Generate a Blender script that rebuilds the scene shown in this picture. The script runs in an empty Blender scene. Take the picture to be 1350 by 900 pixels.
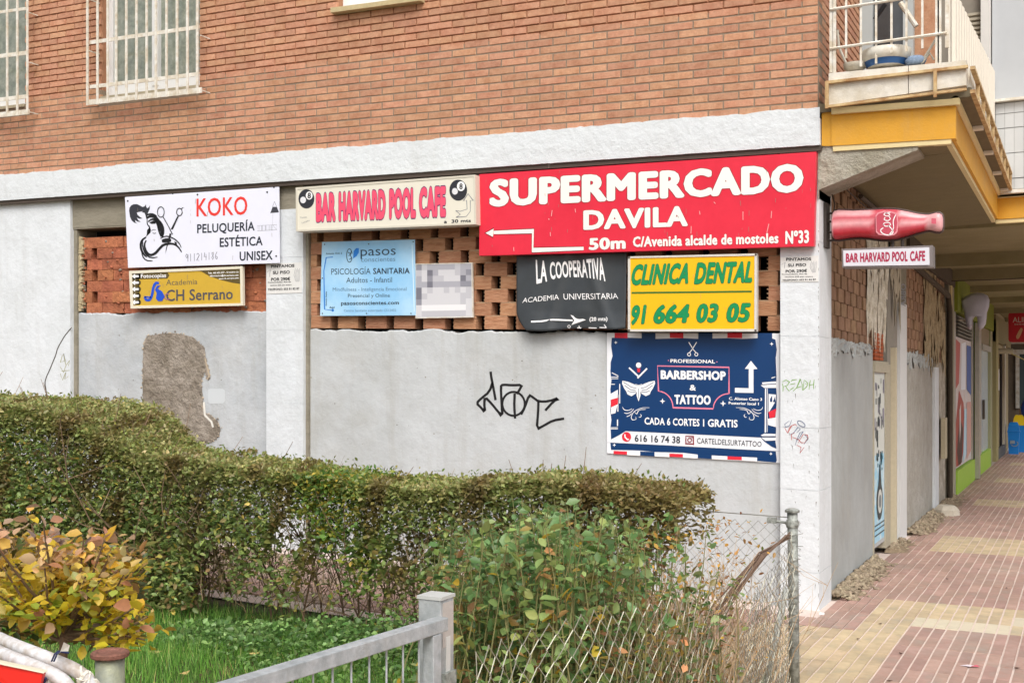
import bpy, math, random
import numpy as np
from mathutils import Vector, Matrix
from mathutils.geometry import tessellate_polygon
from math import radians, sin, cos, pi, sqrt
random.seed(7); RNG = np.random.default_rng(7)
sc = bpy.context.scene
col = sc.collection

# ------------------------------------------------------------------ camera, sky, sun, exposure
FOC = 1490.0; PXC = 675.0; HOR = 505.0; CAMH = 1.6
YAW = math.atan(757 / 1490.0)
Fv = np.array([-sin(YAW), cos(YAW), 0.0]); Rv = np.array([cos(YAW), sin(YAW), 0.0]); Uv = np.array([0, 0, 1.0])
CAM = np.array([1.679, -8.090, CAMH])
cd = bpy.data.cameras.new('camera'); cam = bpy.data.objects.new('camera', cd); col.objects.link(cam)
cam.location = CAM; cam.rotation_euler = (radians(90), 0, YAW)
cd.sensor_width = 36; cd.lens = FOC * 36 / 1350; cd.shift_y = (HOR - 450) / 1350.0
cd.clip_start = .05; cd.clip_end = 500
sc.camera = cam
sc.render.resolution_x = 1024; sc.render.resolution_y = 682

SUN_EL, SUN_AZ = radians(50), radians(148)      # azimuth clockwise from +Y: behind the camera, to the right
w = bpy.data.worlds.new('World'); sc.world = w; w.use_nodes = True
nt = w.node_tree; bg = nt.nodes['Background']
sky = nt.nodes.new('ShaderNodeTexSky'); sky.sky_type = 'NISHITA'; sky.sun_disc = False
sky.sun_elevation = SUN_EL; sky.sun_rotation = SUN_AZ
sky.air_density = 1.0; sky.dust_density = 6.0; sky.ozone_density = .6
hs = nt.nodes.new('ShaderNodeHueSaturation'); hs.inputs['Saturation'].default_value = .35   # overcast: grey sky
nt.links.new(sky.outputs[0], hs.inputs['Color']); nt.links.new(hs.outputs[0], bg.inputs[0]); bg.inputs[1].default_value = .15
sd = bpy.data.lights.new('sun', 'SUN'); so = bpy.data.objects.new('sun', sd); col.objects.link(so)
sd.energy = 1.0; sd.angle = radians(28); sd.color = (1, .98, .945)
so.rotation_euler = (radians(90) - SUN_EL, 0, -SUN_AZ + pi)
sv = sc.view_settings; sv.view_transform = 'Standard'; sv.look = 'None'; sv.gamma = 1; sv.exposure = .36

# ------------------------------------------------------------------ helpers
K = .0264                                  # the front facade's courses rise this much per metre to the left
def ray(px, py): return Fv + Rv * ((px - PXC) / FOC) + Uv * ((HOR - py) / FOC)
def onY(px, py, Y=0.0):
    r = ray(px, py); t = (Y - CAM[1]) / r[1]; return CAM + t * r
def onX(px, py, X=0.0):
    r = ray(px, py); t = (X - CAM[0]) / r[0]; return CAM + t * r
def onZ(px, py, Z=0.0):
    r = ray(px, py); t = (Z - CAM[2]) / r[2]; return CAM + t * r
def atD(px, py, D): return CAM + D * ray(px, py)
def ground(x, y): return max(0.0, -K * x) if x < 0 else 0.0

def srgb(h):
    if isinstance(h, str):
        h = h.lstrip('#'); c = [int(h[i:i+2], 16) / 255 for i in (0, 2, 4)]
        return tuple(((v / 12.92) if v <= .04045 else ((v + .055) / 1.055) ** 2.4) for v in c)
    return tuple(h)

_m = {}
def M(name, c, rough=.8, var=.0, scale=4., bump=0., bscale=30., c2=None, metal=0., rnd=0., spec=.4, attr=None,
      stretch=(1, 1, 1), dist=.01, trans=0., detail=6., grime=0.):
    """procedural principled material; world-position noise, optional second colour, per-piece variation"""
    if name in _m: return _m[name]
    m = bpy.data.materials.new(name); m.use_nodes = True; _m[name] = m
    N = m.node_tree.nodes; L = m.node_tree.links; P = N['Principled BSDF']
    P.inputs['Roughness'].default_value = rough; P.inputs['Metallic'].default_value = metal
    P.inputs['Specular IOR Level'].default_value = spec
    if trans: P.inputs['Transmission Weight'].default_value = trans
    c = srgb(c); m.diffuse_color = (*c, 1)
    g = N.new('ShaderNodeNewGeometry'); mp = N.new('ShaderNodeMapping'); mp.inputs['Scale'].default_value = stretch
    L.new(g.outputs['Position'], mp.inputs[0]); vec = mp.outputs[0]
    if attr:
        a = N.new('ShaderNodeVertexColor'); a.layer_name = attr; cur = a.outputs[0]
    else:
        rg = N.new('ShaderNodeRGB'); rg.outputs[0].default_value = (*c, 1); cur = rg.outputs[0]
    if c2 is not None:
        n = N.new('ShaderNodeTexNoise'); n.inputs['Scale'].default_value = scale; n.inputs['Detail'].default_value = detail
        n.inputs['Roughness'].default_value = .62; L.new(vec, n.inputs[0])
        r = N.new('ShaderNodeMapRange'); r.inputs[1].default_value = .40; r.inputs[2].default_value = .66; L.new(n.outputs[0], r.inputs[0])
        mx = N.new('ShaderNodeMix'); mx.data_type = 'RGBA'; L.new(r.outputs[0], mx.inputs[0]); L.new(cur, mx.inputs[6])
        mx.inputs[7].default_value = (*srgb(c2), 1); cur = mx.outputs[2]
    if var or rnd:
        hv = N.new('ShaderNodeHueSaturation'); L.new(cur, hv.inputs['Color'])
        n = N.new('ShaderNodeTexNoise'); n.inputs['Scale'].default_value = scale * 2.7; n.inputs['Detail'].default_value = 8
        n.inputs['Roughness'].default_value = .7
        L.new(vec, n.inputs[0])
        r = N.new('ShaderNodeMapRange'); r.inputs[1].default_value = .25; r.inputs[2].default_value = .75
        r.inputs[3].default_value = 1 - var; r.inputs[4].default_value = 1 + var; L.new(n.outputs[0], r.inputs[0]); val = r.outputs[0]
        if rnd:
            oi = N.new('ShaderNodeObjectInfo'); ad = N.new('ShaderNodeMath'); ad.operation = 'ADD'
            L.new(oi.outputs['Random'], ad.inputs[0]); L.new(g.outputs['Random Per Island'], ad.inputs[1])
            fr = N.new('ShaderNodeMath'); fr.operation = 'FRACT'; L.new(ad.outputs[0], fr.inputs[0])
            r2 = N.new('ShaderNodeMapRange'); r2.inputs[3].default_value = 1 - rnd; r2.inputs[4].default_value = 1 + rnd; L.new(fr.outputs[0], r2.inputs[0])
            mu = N.new('ShaderNodeMath'); mu.operation = 'MULTIPLY'; L.new(val, mu.inputs[0]); L.new(r2.outputs[0], mu.inputs[1]); val = mu.outputs[0]
            r3 = N.new('ShaderNodeMapRange'); r3.inputs[3].default_value = .5 - rnd * .05; r3.inputs[4].default_value = .5 + rnd * .05
            m3 = N.new('ShaderNodeMath'); m3.operation = 'MULTIPLY'; m3.inputs[1].default_value = 7.31; L.new(fr.outputs[0], m3.inputs[0])
            f3 = N.new('ShaderNodeMath'); f3.operation = 'FRACT'; L.new(m3.outputs[0], f3.inputs[0]); L.new(f3.outputs[0], r3.inputs[0]); L.new(r3.outputs[0], hv.inputs['Hue'])
        L.new(val, hv.inputs['Value']); cur = hv.outputs[0]
    if grime:                       # old rain streaks and blotches
        for sc_, st_, k_ in ((1.0, (5, 5, .5), grime), (1.3, (1, 1, 1), grime * .8), (22., (1, 1, 1), grime * .5)):
            m2 = N.new('ShaderNodeMapping'); m2.inputs['Scale'].default_value = st_; L.new(g.outputs['Position'], m2.inputs[0])
            n = N.new('ShaderNodeTexNoise'); n.inputs['Scale'].default_value = sc_; n.inputs['Detail'].default_value = 7; n.inputs['Roughness'].default_value = .7; L.new(m2.outputs[0], n.inputs[0])
            r = N.new('ShaderNodeMapRange'); r.inputs[1].default_value = .52; r.inputs[2].default_value = .75; r.inputs[3].default_value = 0; r.inputs[4].default_value = min(1, k_ * 3); L.new(n.outputs[0], r.inputs[0])
            mx = N.new('ShaderNodeMix'); mx.data_type = 'RGBA'; L.new(r.outputs[0], mx.inputs[0]); L.new(cur, mx.inputs[6]); mx.inputs[7].default_value = (*[v * .72 for v in srgb('#b8b4a8')], 1); cur = mx.outputs[2]
    L.new(cur, P.inputs['Base Color'])
    if bump:
        n = N.new('ShaderNodeTexNoise'); n.inputs['Scale'].default_value = bscale; n.inputs['Detail'].default_value = 9
        n.inputs['Roughness'].default_value = .65; L.new(vec, n.inputs[0])
        b = N.new('ShaderNodeBump'); b.inputs['Strength'].default_value = bump; b.inputs['Distance'].default_value = dist
        L.new(n.outputs[0], b.inputs['Height']); L.new(b.outputs[0], P.inputs['Normal'])
    return m

class MB:
    """collects geometry, builds ONE mesh object"""
    def __init__(s): s.v = []; s.f = []; s.mi = []; s.mats = []; s.c = None
    def mid(s, m):
        if m not in s.mats: s.mats.append(m)
        return s.mats.index(m)
    def add(s, vs, fs, m=None):
        o = len(s.v); s.v += [tuple(map(float, p)) for p in vs]; s.f += [tuple(o + i for i in f) for f in fs]
        k = s.mid(m) if m else 0; s.mi += [k] * len(fs); return s
    def box(s, x0, x1, y0, y1, z0, z1, m=None, sh=0.):
        vs = [(x, y, z - sh * x) for z in (z0, z1) for y in (y0, y1) for x in (x0, x1)]
        return s.add(vs, [(0, 2, 3, 1), (4, 5, 7, 6), (0, 1, 5, 4), (1, 3, 7, 5), (3, 2, 6, 7), (2, 0, 4, 6)], m)
    def hexa(s, a, b, m=None):
        """a, b: two quads (4 points each) joined into a solid"""
        vs = list(a) + list(b)
        return s.add(vs, [(3, 2, 1, 0), (4, 5, 6, 7)] + [(i, (i + 1) % 4, 4 + (i + 1) % 4, 4 + i) for i in range(4)], m)
    def prism(s, poly, off, m=None):
        """closed polygon extruded by vector off"""
        n = len(poly); off = np.array(off, float); P = [np.array(p, float) for p in poly]; Q = [p + off for p in P]
        tri = tessellate_polygon([[Vector(p) for p in P]])
        fs = [tuple(t) for t in tri] + [tuple(n + i for i in reversed(t)) for t in tri] + [(i, (i + 1) % n, n + (i + 1) % n, n + i) for i in range(n)]
        return s.add(P + Q, fs, m)
    def tube(s, pts, r, n=8, m=None, cap=True):
        P = [np.array(p, float) for p in pts]; R_ = r if hasattr(r, '__len__') else [r] * len(P)
        base = len(s.v); vs = []; fs = []
        up = None
        for i, p in enumerate(P):
            t = P[min(i + 1, len(P) - 1)] - P[max(i - 1, 0)]; t = t / (np.linalg.norm(t) + 1e-9)
            if up is None:
                a = np.array([0, 0, 1.]) if abs(t[2]) < .9 else np.array([1., 0, 0]); up = np.cross(t, a)
            up = up - t * (up @ t); up /= np.linalg.norm(up) + 1e-9; bi = np.cross(t, up)
            for k in range(n):
                a = 2 * pi * k / n; vs.append(p + R_[i] * (cos(a) * up + sin(a) * bi))
        for i in range(len(P) - 1):
            for k in range(n):
                fs.append((i * n + k, i * n + (k + 1) % n, (i + 1) * n + (k + 1) % n, (i + 1) * n + k))
        if cap: fs += [tuple(range(n))[::-1], tuple((len(P) - 1) * n + k for k in range(n))]
        return s.add(vs, fs, m)
    def lathe(s, c, prof, n=20, m=None):
        """prof: (radius, z) list around vertical axis at c"""
        vs = [(c[0] + r * cos(2 * pi * k / n), c[1] + r * sin(2 * pi * k / n), c[2] + z) for r, z in prof for k in range(n)]
        fs = [(i * n + k, i * n + (k + 1) % n, (i + 1) * n + (k + 1) % n, (i + 1) * n + k) for i in range(len(prof) - 1) for k in range(n)]
        return s.add(vs, fs, m)
    def build(s, name, mat=None, parent=None, smooth=False, colors=None):
        me = bpy.data.meshes.new(name); me.from_pydata(s.v, [], s.f)
        mats = s.mats if s.mats else ([mat] if mat else [])
        for m in mats: me.materials.append(m)
        if len(mats) > 1: me.polygons.foreach_set('material_index', s.mi)
        if smooth: me.polygons.foreach_set('use_smooth', [True] * len(me.polygons))
        me.update()
        return link(name, me, parent)
def link(name, me, parent=None):
    o = bpy.data.objects.new(name, me); col.objects.link(o)
    if parent: o.parent = parent
    return o
def empty(name, label, cat, group=None, loc=(0, 0, 0)):
    o = bpy.data.objects.new(name, None); col.objects.link(o); o.location = loc; o.empty_display_size = .1
    return tag(o, label, cat, group)
def tag(o, label=None, cat=None, group=None, kind=None):
    if label: o['label'] = label
    if cat: o['category'] = cat
    if group: o['group'] = group
    if kind: o['kind'] = kind
    return o
def npmesh(name, V, Fc, mat, parent=None, colors=None, smooth=False):
    """fast mesh from numpy arrays; Fc (m,3) or (m,4); colors per vertex (n,3)"""
    me = bpy.data.meshes.new(name); k = Fc.shape[1]
    me.vertices.add(len(V)); me.vertices.foreach_set('co', V.astype(np.float32).ravel())
    me.loops.add(Fc.size); me.loops.foreach_set('vertex_index', Fc.astype(np.int32).ravel())
    me.polygons.add(len(Fc)); me.polygons.foreach_set('loop_start', np.arange(0, Fc.size, k, dtype=np.int32))
    me.polygons.foreach_set('loop_total', np.full(len(Fc), k, dtype=np.int32))
    if smooth: me.polygons.foreach_set('use_smooth', np.ones(len(Fc), bool))
    me.update(calc_edges=True); me.validate()
    if colors is not None:
        a = me.color_attributes.new('tint', 'FLOAT_COLOR', 'POINT')
        c4 = np.ones((len(V), 4), np.float32); c4[:, :3] = colors; a.data.foreach_set('color', c4.ravel())
    me.materials.append(mat)
    return link(name, me, parent)

# ------------------------------------------------------------------ print on flat things (lettering, marks)
_tc = {}
def text_shape(s, bold=0., shear=0., grow=None):
    """outline of a line of text; heavier weights are laid up from slightly shifted copies"""
    key = (s, bold, shear, grow)
    if key in _tc: return _tc[key]
    cu = bpy.data.curves.new('t', 'FONT'); cu.body = s; cu.size = 1; cu.shear = shear
    cu.resolution_u = 2 if len(s) > 14 else 3; cu.fill_mode = 'FRONT'; cu.space_character = 1 + bold * 1.5
    o = bpy.data.objects.new('t', cu); col.objects.link(o)
    dg = bpy.context.evaluated_depsgraph_get(); me = bpy.data.meshes.new_from_object(o.evaluated_get(dg))
    V = np.empty(len(me.vertices) * 3); me.vertices.foreach_get('co', V); V = V.reshape(-1, 3)[:, :2].copy()
    Fs = [tuple(p.vertices) for p in me.polygons]
    bpy.data.objects.remove(o); bpy.data.curves.remove(cu); bpy.data.meshes.remove(me)
    V = np.hstack([V, np.zeros((len(V), 1))]); r = grow if grow is not None else bold
    if r > 0:
        n = len(V); VV = [V]; FF = list(Fs); K_ = 12 if r > .03 else 8
        for k in range(K_):
            a = 2 * pi * k / K_; W = V.copy(); W[:, 0] += r * cos(a); W[:, 1] += r * sin(a) * .8; W[:, 2] = (k + 1) * .035
            VV.append(W); FF += [tuple(i + n * (k + 1) for i in f) for f in Fs]
        V = np.vstack(VV); Fs = FF
    _tc[key] = (V, Fs); return _tc[key]
CAPH = None
class Art:
    """flat print on a surface: coordinates are measured on the surface through fn(px, py, lift) -> 3D"""
    def __init__(s, fn, parent, T=(0, 0, 1)): s.fn = fn; s.p = parent; s.T = T
    def q(s, x, y): return s.T[0] + x / s.T[2], s.T[1] + y / s.T[2]
    def pt(s, x, y, L): return s.fn(*s.q(x, y), L)
    def poly(s, pts, mat, L=1, name='printed_shape', mb=None):
        tri = tessellate_polygon([[Vector((p[0], p[1], 0)) for p in pts]])
        b = mb or MB(); b.add([s.pt(x, y, L) for x, y in pts], [tuple(t) for t in tri], mat)
        if mb is None: return b.build(name, mat, s.p)
    def ell(s, cx, cy, rx, ry, mat, L=1, name='printed_shape', n=24, mb=None):
        return s.poly([(cx + rx * cos(2 * pi * i / n), cy + ry * sin(2 * pi * i / n)) for i in range(n)], mat, L, name, mb)
    def stroke(s, pts, wd, mat, L=1, name='printed_line', closed=False, mb=None, taper=False, smooth=0):
        P = [np.array(p, float) for p in pts]
        for _ in range(smooth):
            Q = [P[0]]
            for a, b in zip(P[:-1], P[1:]): Q += [a * .75 + b * .25, a * .25 + b * .75]
            P = Q + [P[-1]]
        if closed: P = P + [P[0]]
        b = mb or MB(); n = len(P)
        vs = []; fs = []
        for i, p in enumerate(P):
            t = P[min(i + 1, n - 1)] - P[max(i - 1, 0)]
            if closed and i in (0, n - 1): t = P[1] - P[-2]
            t = t / (np.linalg.norm(t) + 1e-9); nn = np.array([-t[1], t[0]])
            ww = wd * (.5 if not taper else .5 * (.35 + .65 * sin(pi * min(1, (i + .6) / n))))
            if 0 < i < n - 1:
                a = P[i] - P[i-1]; c = P[i+1] - P[i]; ca = (a @ c) / (np.linalg.norm(a) * np.linalg.norm(c) + 1e-9)
                ww = ww / max(.55, sqrt(max(.0, (1 + ca) / 2)))
            vs += [s.pt(*(p + nn * ww), L), s.pt(*(p - nn * ww), L)]
        fs = [(2*i, 2*i+1, 2*i+3, 2*i+2) for i in range(n - 1)]
        b.add(vs, fs, mat)
        if mb is None: return b.build(name, mat, s.p)
    def text(s, st, quad, mat, bold=0., shear=0., L=1, name='lettering', mid=None, outline=None, omat=None):
        """quad: cap-top-left, cap-top-right, baseline-right, baseline-left; mid: (top shift, bottom shift) of the middle"""
        if outline: s._t(st, quad, omat, bold, shear, L, 'lettering_outline', mid, bold + outline); L += 1
        return s._t(st, quad, mat, bold, shear, L, name, mid, bold)
    def _t(s, st, quad, mat, bold, shear, L, name, mid, grow):
        V, Fs = text_shape(st, bold, shear, grow); V0, _ = text_shape(st, bold, shear, bold)
        x0, x1 = V0[:, 0].min(), V0[:, 0].max()
        H0, _ = text_shape('H', bold, 0, bold); y0, y1 = H0[:, 1].min(), H0[:, 1].max()
        (ax, ay), (bx, by), (cx, cy), (dx, dy) = quad
        vs = []
        for x, y, l in V:
            u = (x - x0) / (x1 - x0); v = (y - y0) / (y1 - y0)
            tx, ty = ax + (bx - ax) * u, ay + (by - ay) * u; gx, gy = dx + (cx - dx) * u, dy + (cy - dy) * u
            if mid: k = 4 * u * (1 - u); ty += mid[0] * k; gy += mid[1] * k
            vs.append(s.pt(gx + (tx - gx) * v, gy + (ty - gy) * v, L + l))
        b = MB(); b.add(vs, Fs, mat); return b.build(name, mat, s.p)
LIFT = .0012
def fY(Y): return lambda px, py, L: onY(px, py, Y - L * LIFT)
def fX(X): return lambda px, py, L: onX(px, py, X + L * LIFT)

def board(name, parent, quad, Y, th, mat, T=(0, 0, 1)):
    """flat panel facing -y whose front corners are measured; th deep"""
    P = [onY(T[0] + x / T[2], T[1] + y / T[2], Y) for x, y in quad]
    b = MB(); b.hexa([p + np.array([0, th, 0]) for p in P], P); return b.build(name, mat, parent)
def inset(quad, d):
    c = np.mean(np.array(quad, float), 0); out = []
    for p in quad:
        v = np.array(p, float) - c; out.append(tuple(np.array(p, float) - np.sign(v) * d))
    return out
def rectframe(name, parent, q0, q1, Y, th, mat, T=(0, 0, 1)):
    """picture-frame ring between two measured quads"""
    A = [onY(T[0] + x / T[2], T[1] + y / T[2], Y) for x, y in q0]; B = [onY(T[0] + x / T[2], T[1] + y / T[2], Y) for x, y in q1]
    o = np.array([0, th, 0]); b = MB()
    for i in range(4):
        j = (i + 1) % 4; b.hexa([A[i] + o, A[j] + o, B[j] + o, B[i] + o], [A[i], A[j], B[j], B[i]])
    return b.build(name, mat, parent)

# ------------------------------------------------------------------ materials
white_plaster = M('white_plaster', '#d6dbdf', .9, .04, 3, .35, 14, c2='#cdd2d5', dist=.03, grime=.07)
band_mat = M('band_plaster', '#d2d7da', .9, .03, 2, .45, 13, dist=.03, grime=.05)
grey_plaster = M('grey_plaster', '#bfc3c5', .9, .05, 1.4, .4, 6, c2='#b5b9ba', dist=.03, grime=.14)
side_plaster = M('side_plaster', '#a8acab', .9, .07, 1.6, .45, 9, c2='#9da09f', dist=.02, grime=.12)
cement = M('raw_cement', '#a0968a', .95, .22, 5, 1., 9, c2='#82786a', dist=.07)
concrete = M('old_concrete', '#8f897a', .95, .12, 3, .6, 20, c2='#7d7768', stretch=(1, 1, 3))
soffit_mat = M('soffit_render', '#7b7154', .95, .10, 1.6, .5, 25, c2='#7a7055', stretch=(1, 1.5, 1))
mortar = M('brick_mortar', '#8c7c6a', .95, .12, 9, .6, 60)
mortar_raked = M('raked_mortar', '#a8795c', .95, .15, 9, .5, 60)
brick_mat = M('facing_brick', '#be9073', .88, .15, 14, .5, 70, rnd=.12, c2='#b07d60')
block_mat = M('hollow_brick', '#b98a6a', .9, .13, 9, .8, 18, rnd=.13, c2='#a57253', stretch=(1, 1, 6), dist=.015)
block_side = M('hollow_brick_brown', '#9c7c63', .9, .13, 9, .8, 18, rnd=.14, c2='#85684f', dist=.012)
block_red = M('hollow_brick_red', '#b4704f', .9, .25, 9, 1., 16, rnd=.14, c2='#9c5d43', dist=.03)
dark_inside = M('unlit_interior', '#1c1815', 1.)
paint_yellow = M('ochre_paint', '#d29a2c', .6, .07, 2, .25, 60, grime=.05)
cream = M('cream_trim', '#d8c796', .7, .08, 5, .2, 30)
rust_cream = M('rusty_cream_metal', '#c8b083', .7, .2, 10, .3, 40, c2='#9c7448')
rail_dark = M('dark_channel', '#4a4038', .7, .2, 6)
white_metal = M('white_painted_metal', '#dcd9d0', .5, .12, 12, .15, 60, c2='#c3b69f')
white_pvc = M('white_pvc', '#e4e5e4', .4, .03)
glass = M('window_glass', '#7c8478', .06, .25, 9, .0, 3, c2='#9a9f92', spec=.8)
glass_dark = M('dark_glass', '#3c4042', .08, .2, 3, spec=.8)
black_ink = M('black_print', '#17171b', .5); ink_navy = M('navy_print', '#1b2230', .5); ink_red = M('red_print', '#e0392f', .5)
ink_white = M('white_print', '#f2f2f2', .5); ink_grey = M('grey_print', '#84868c', .5)
dirt = M('dirt', '#8d7c66', 1., .2, 10, 1., 40, c2='#6f5f4c')
galv = M('galvanised_steel', '#b3b8bb', .45, .16, 16, .3, 60, c2='#969da0', metal=.2, grime=.16)
galv_dull = M('weathered_galvanised_steel', '#a2a6a0', .6, .25, 30, .3, 80, c2='#6f726c', metal=.25)
bark = M('twig_bark', '#7a6450', .9, .25, 30)
leaf_mat = M('leaf', '#50602a', .42, .08, 20, attr='tint', spec=.55)
leaf_mat.node_tree.nodes['Principled BSDF'].inputs['Subsurface Weight'].default_value = 0.0
def thin_leaf(m, k=.45):
    N = m.node_tree.nodes; L = m.node_tree.links; P = N['Principled BSDF']; o = [n for n in N if n.type == 'OUTPUT_MATERIAL'][0]
    t = N.new('ShaderNodeBsdfTranslucent'); x = N.new('ShaderNodeMixShader'); x.inputs[0].default_value = k
    L.new(P.inputs['Base Color'].links[0].from_socket, t.inputs[0]); L.new(P.outputs[0], x.inputs[1]); L.new(t.outputs[0], x.inputs[2]); L.new(x.outputs[0], o.inputs[0])
thin_leaf(leaf_mat)

# ================================================================== GROUND
b = MB()
xs = [-60, -30, -12, -9, -6, -3, 0, 10, 60]; ys = [-60, -12, -6, -2, 0, 30, 80]
vs = [(x, y, ground(max(x, -12), y) - .055) for y in ys for x in xs]; nx = len(xs)
fs = [(j * nx + i, j * nx + i + 1, (j + 1) * nx + i + 1, (j + 1) * nx + i) for j in range(len(ys) - 1) for i in range(nx - 1)]
b.add(vs, fs); tag(b.build('ground', dirt), kind='structure')
grout = M('tile_grout', '#cdbcb2', .95, .15, 6, .4, 60)
b = MB(); b.box(.30, 9, -14, 46, -.05, -.004); b.box(-.35, .295, -2.15, 46, -.05, -.0045)
b.add([(x, y, -K * x - .004) for x, y in ((-11, -1.95), (-.36, -1.95), (-.36, .1), (-11, .1))], [(0, 1, 2, 3)])
pave = tag(b.build('pavement', grout), kind='structure')
tile_red = M('red_paving_tile', '#a88a7e', .88, .12, 5, .0, 30, rnd=.12, c2='#967669', grime=.22)
tile_yel = M('yellow_paving_tile', '#bda98a', .88, .12, 5, .0, 30, rnd=.11, c2='#ab9878', grime=.20)
tile_pale = M('pale_paving_tile', '#c6bba4', .88, .10, 5, .0, 30, rnd=.06)
tile_dirty = M('dusty_paving_tile', '#9c8878', .9, .18, 6, .2, 40, rnd=.09, c2='#93806d')
for m in (tile_red, tile_yel, tile_pale, tile_dirty):       # fine anti-slip ribs pressed in the tile
    N = m.node_tree.nodes; L = m.node_tree.links; g = N.new('ShaderNodeNewGeometry')
    wv = N.new('ShaderNodeTexWave'); wv.bands_direction = 'Y'; wv.inputs['Scale'].default_value = 16; L.new(g.outputs['Position'], wv.inputs[0])
    bp = N.new('ShaderNodeBump'); bp.inputs['Strength'].default_value = .5; bp.inputs['Distance'].default_value = .004
    L.new(wv.outputs['Fac'], bp.inputs['Height']); L.new(bp.outputs[0], N['Principled BSDF'].inputs['Normal'])
def tile_mesh(name, mat):
    b = MB()
    for i in range(4):
        x0, x1 = i * .075 + .0045, (i + 1) * .075 - .0045; y0, y1 = .003, .297
        vs = [(x0, y0, -.008), (x1, y0, -.008), (x1, y1, -.008), (x0, y1, -.008), (x0 + .002, y0 + .002, 0), (x1 - .002, y0 + .002, 0), (x1 - .002, y1 - .002, 0), (x0 + .002, y1 - .002, 0)]
        b.add(vs, [(4, 5, 6, 7), (0, 1, 5, 4), (1, 2, 6, 5), (2, 3, 7, 6), (3, 0, 4, 7)])
    me = bpy.data.meshes.new(name); me.from_pydata(b.v, [], b.f); me.materials.append(mat); me.update(); return me
TM = {k: tile_mesh('paving_tile', m) for k, m in (('r', tile_red), ('y', tile_yel), ('p', tile_pale), ('d', tile_dirty))}
def tile_kind(i, j):
    x, y = .04 + .3 * i + .15, -.55 + .3 * j + .15
    if y < -.25: 
        return 'r' if x > .64 else ('y' if (y < -.55 or x > .34) else 'r')
    if y < -.0 and .64 < x < 1.24: return 'p'
    if 1.24 < x < 1.54 and .05 < y < .35: return 'p'
    for a, c, xm in ((-.25, .65, .34), (3.35, 4.55, .3), (7.85, 8.75, .3), (11.75, 12.65, .3), (15.95, 16.85, .3)):
        if a < y < c: return 'y' if x > xm else 'd' if x < .05 else 'r'
    return 'd' if x < .1 and y > 0 else 'r'
tiles = []
for i in range(-2, 20):
    for j in range(-24, 90):
        x, y = .04 + .3 * i, -.55 + .3 * j
        if i < 0 and y < -2.2: continue
        if x < .01 and y + .3 > -.01 and i < 0: continue
        c = np.array([x + .15, y + .15, 0]) - CAM; D = c @ Fv
        if D < .5: vis = 0
        else:
            px = PXC + FOC * (c @ Rv) / D; py = HOR + FOC * CAMH / D; vis = (1030 < px < 1400 and py < 960) * 1e4 / D
            if x > .3 and y > 0 and px < 1080: vis = 0
        tiles.append((vis, i, j, D))
tiles.sort(key=lambda t: -t[0])
for r, (vis, i, j, D) in enumerate(tiles[:300]):
    o = link('paving_tile', TM[tile_kind(i, j)], pave)
    o.location = (.04 + .3 * i, -.55 + .3 * j, random.uniform(0, .004)); o.rotation_euler = (random.gauss(0, .005), random.gauss(0, .005), random.gauss(0, .004))
rest = {k: [] for k in TM}
for vis, i, j, D in tiles[300:]:
    rest[tile_kind(i, j)].append((.04 + .3 * i, -.55 + .3 * j, 0.))
for i in range(-36, -1):                                     # the passage between hedge and wall
    for j in range(-5, 2):
        x, y = .04 + .3 * i, -.55 + .3 * j
        if y < -1.95 or y > -.28: continue
        rest['d' if random.random() < .3 else 'r'].append((x, y, -K * x))
bb = MB()
for k, L_ in rest.items():
    base = np.array([v.co[:] for v in TM[k].vertices]); fs = [tuple(p.vertices) for p in TM[k].polygons]
    for x, y, z in L_: bb.add(base + np.array([x, y, z]), fs, [tile_red, tile_yel, tile_pale, tile_dirty]['rypd'.index(k)])
tag(bb.build('paving_tile', None, pave), kind='stuff')

# ================================================================== THE BUILDING
bld = empty('apartment_building', 'brick and white plaster apartment building whose blind ground floor is covered with signs', 'building')
# --- facing brickwork with window openings
OPEN = []
for (pl, pr, pb) in ((-70, 33, 147), (133, 263, 124), (444, 549, 8)):
    a = onY(pl, pb, -.03); c = onY(pr, pb, -.03); OPEN.append((a[0], c[0], (a[2] + K * a[0] + c[2] + K * c[0]) / 2))
def wall_slab(name, y0, y1, z0, z1, mat):
    first = None; xa = -10.5
    def seg(a, c, za, zc):
        o = MB().box(a, c, y0, y1, za, zc, sh=K).build(name, mat, bld); return o
    for x0, x1, zb in OPEN:
        if xa < x0: seg(xa, x0 - .0004, z0, z1)
        if zb > z0: first = seg(x0, x1, z0, min(zb, z1)) or first
        xa = x1 + .0004
    return seg(xa, -.002, z0, z1)
ZT = 4.295; ZB = 3.5
wall = wall_slab('brick_wall', -.026, .25, ZB, ZT, mortar)
wall2 = wall_slab('brick_wall', -.017, .25, ZT, 6.4, mortar_raked)
def brick_me(name, L_, H_, Dp, mat, ch=.003):
    b = MB(); x0, x1, z0, z1 = 0, L_, 0, H_
    vs = [(x0, Dp, z0), (x1, Dp, z0), (x1, Dp, z1), (x0, Dp, z1), (x0, ch, z0), (x1, ch, z0), (x1, ch, z1), (x0, ch, z1),
          (x0 + ch, 0, z0 + ch), (x1 - ch, 0, z0 + ch), (x1 - ch, 0, z1 - ch), (x0 + ch, 0, z1 - ch)]
    b.add(vs, [(0, 1, 5, 4), (1, 2, 6, 5), (2, 3, 7, 6), (3, 0, 4, 7), (4, 5, 9, 8), (5, 6, 10, 9), (6, 7, 11, 10), (7, 4, 8, 11), (8, 9, 10, 11)])
    me = bpy.data.meshes.new(name); me.from_pydata(b.v, [], b.f); me.materials.append(mat); me.update(); return me
BP, CH = .2285, .06126
bm = brick_me('brick', .2175, .0505, .03, brick_mat); bm_v = np.array([v.co[:] for v in bm.vertices]); bm_f = [tuple(p.vertices) for p in bm.polygons]
cand = []
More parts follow.
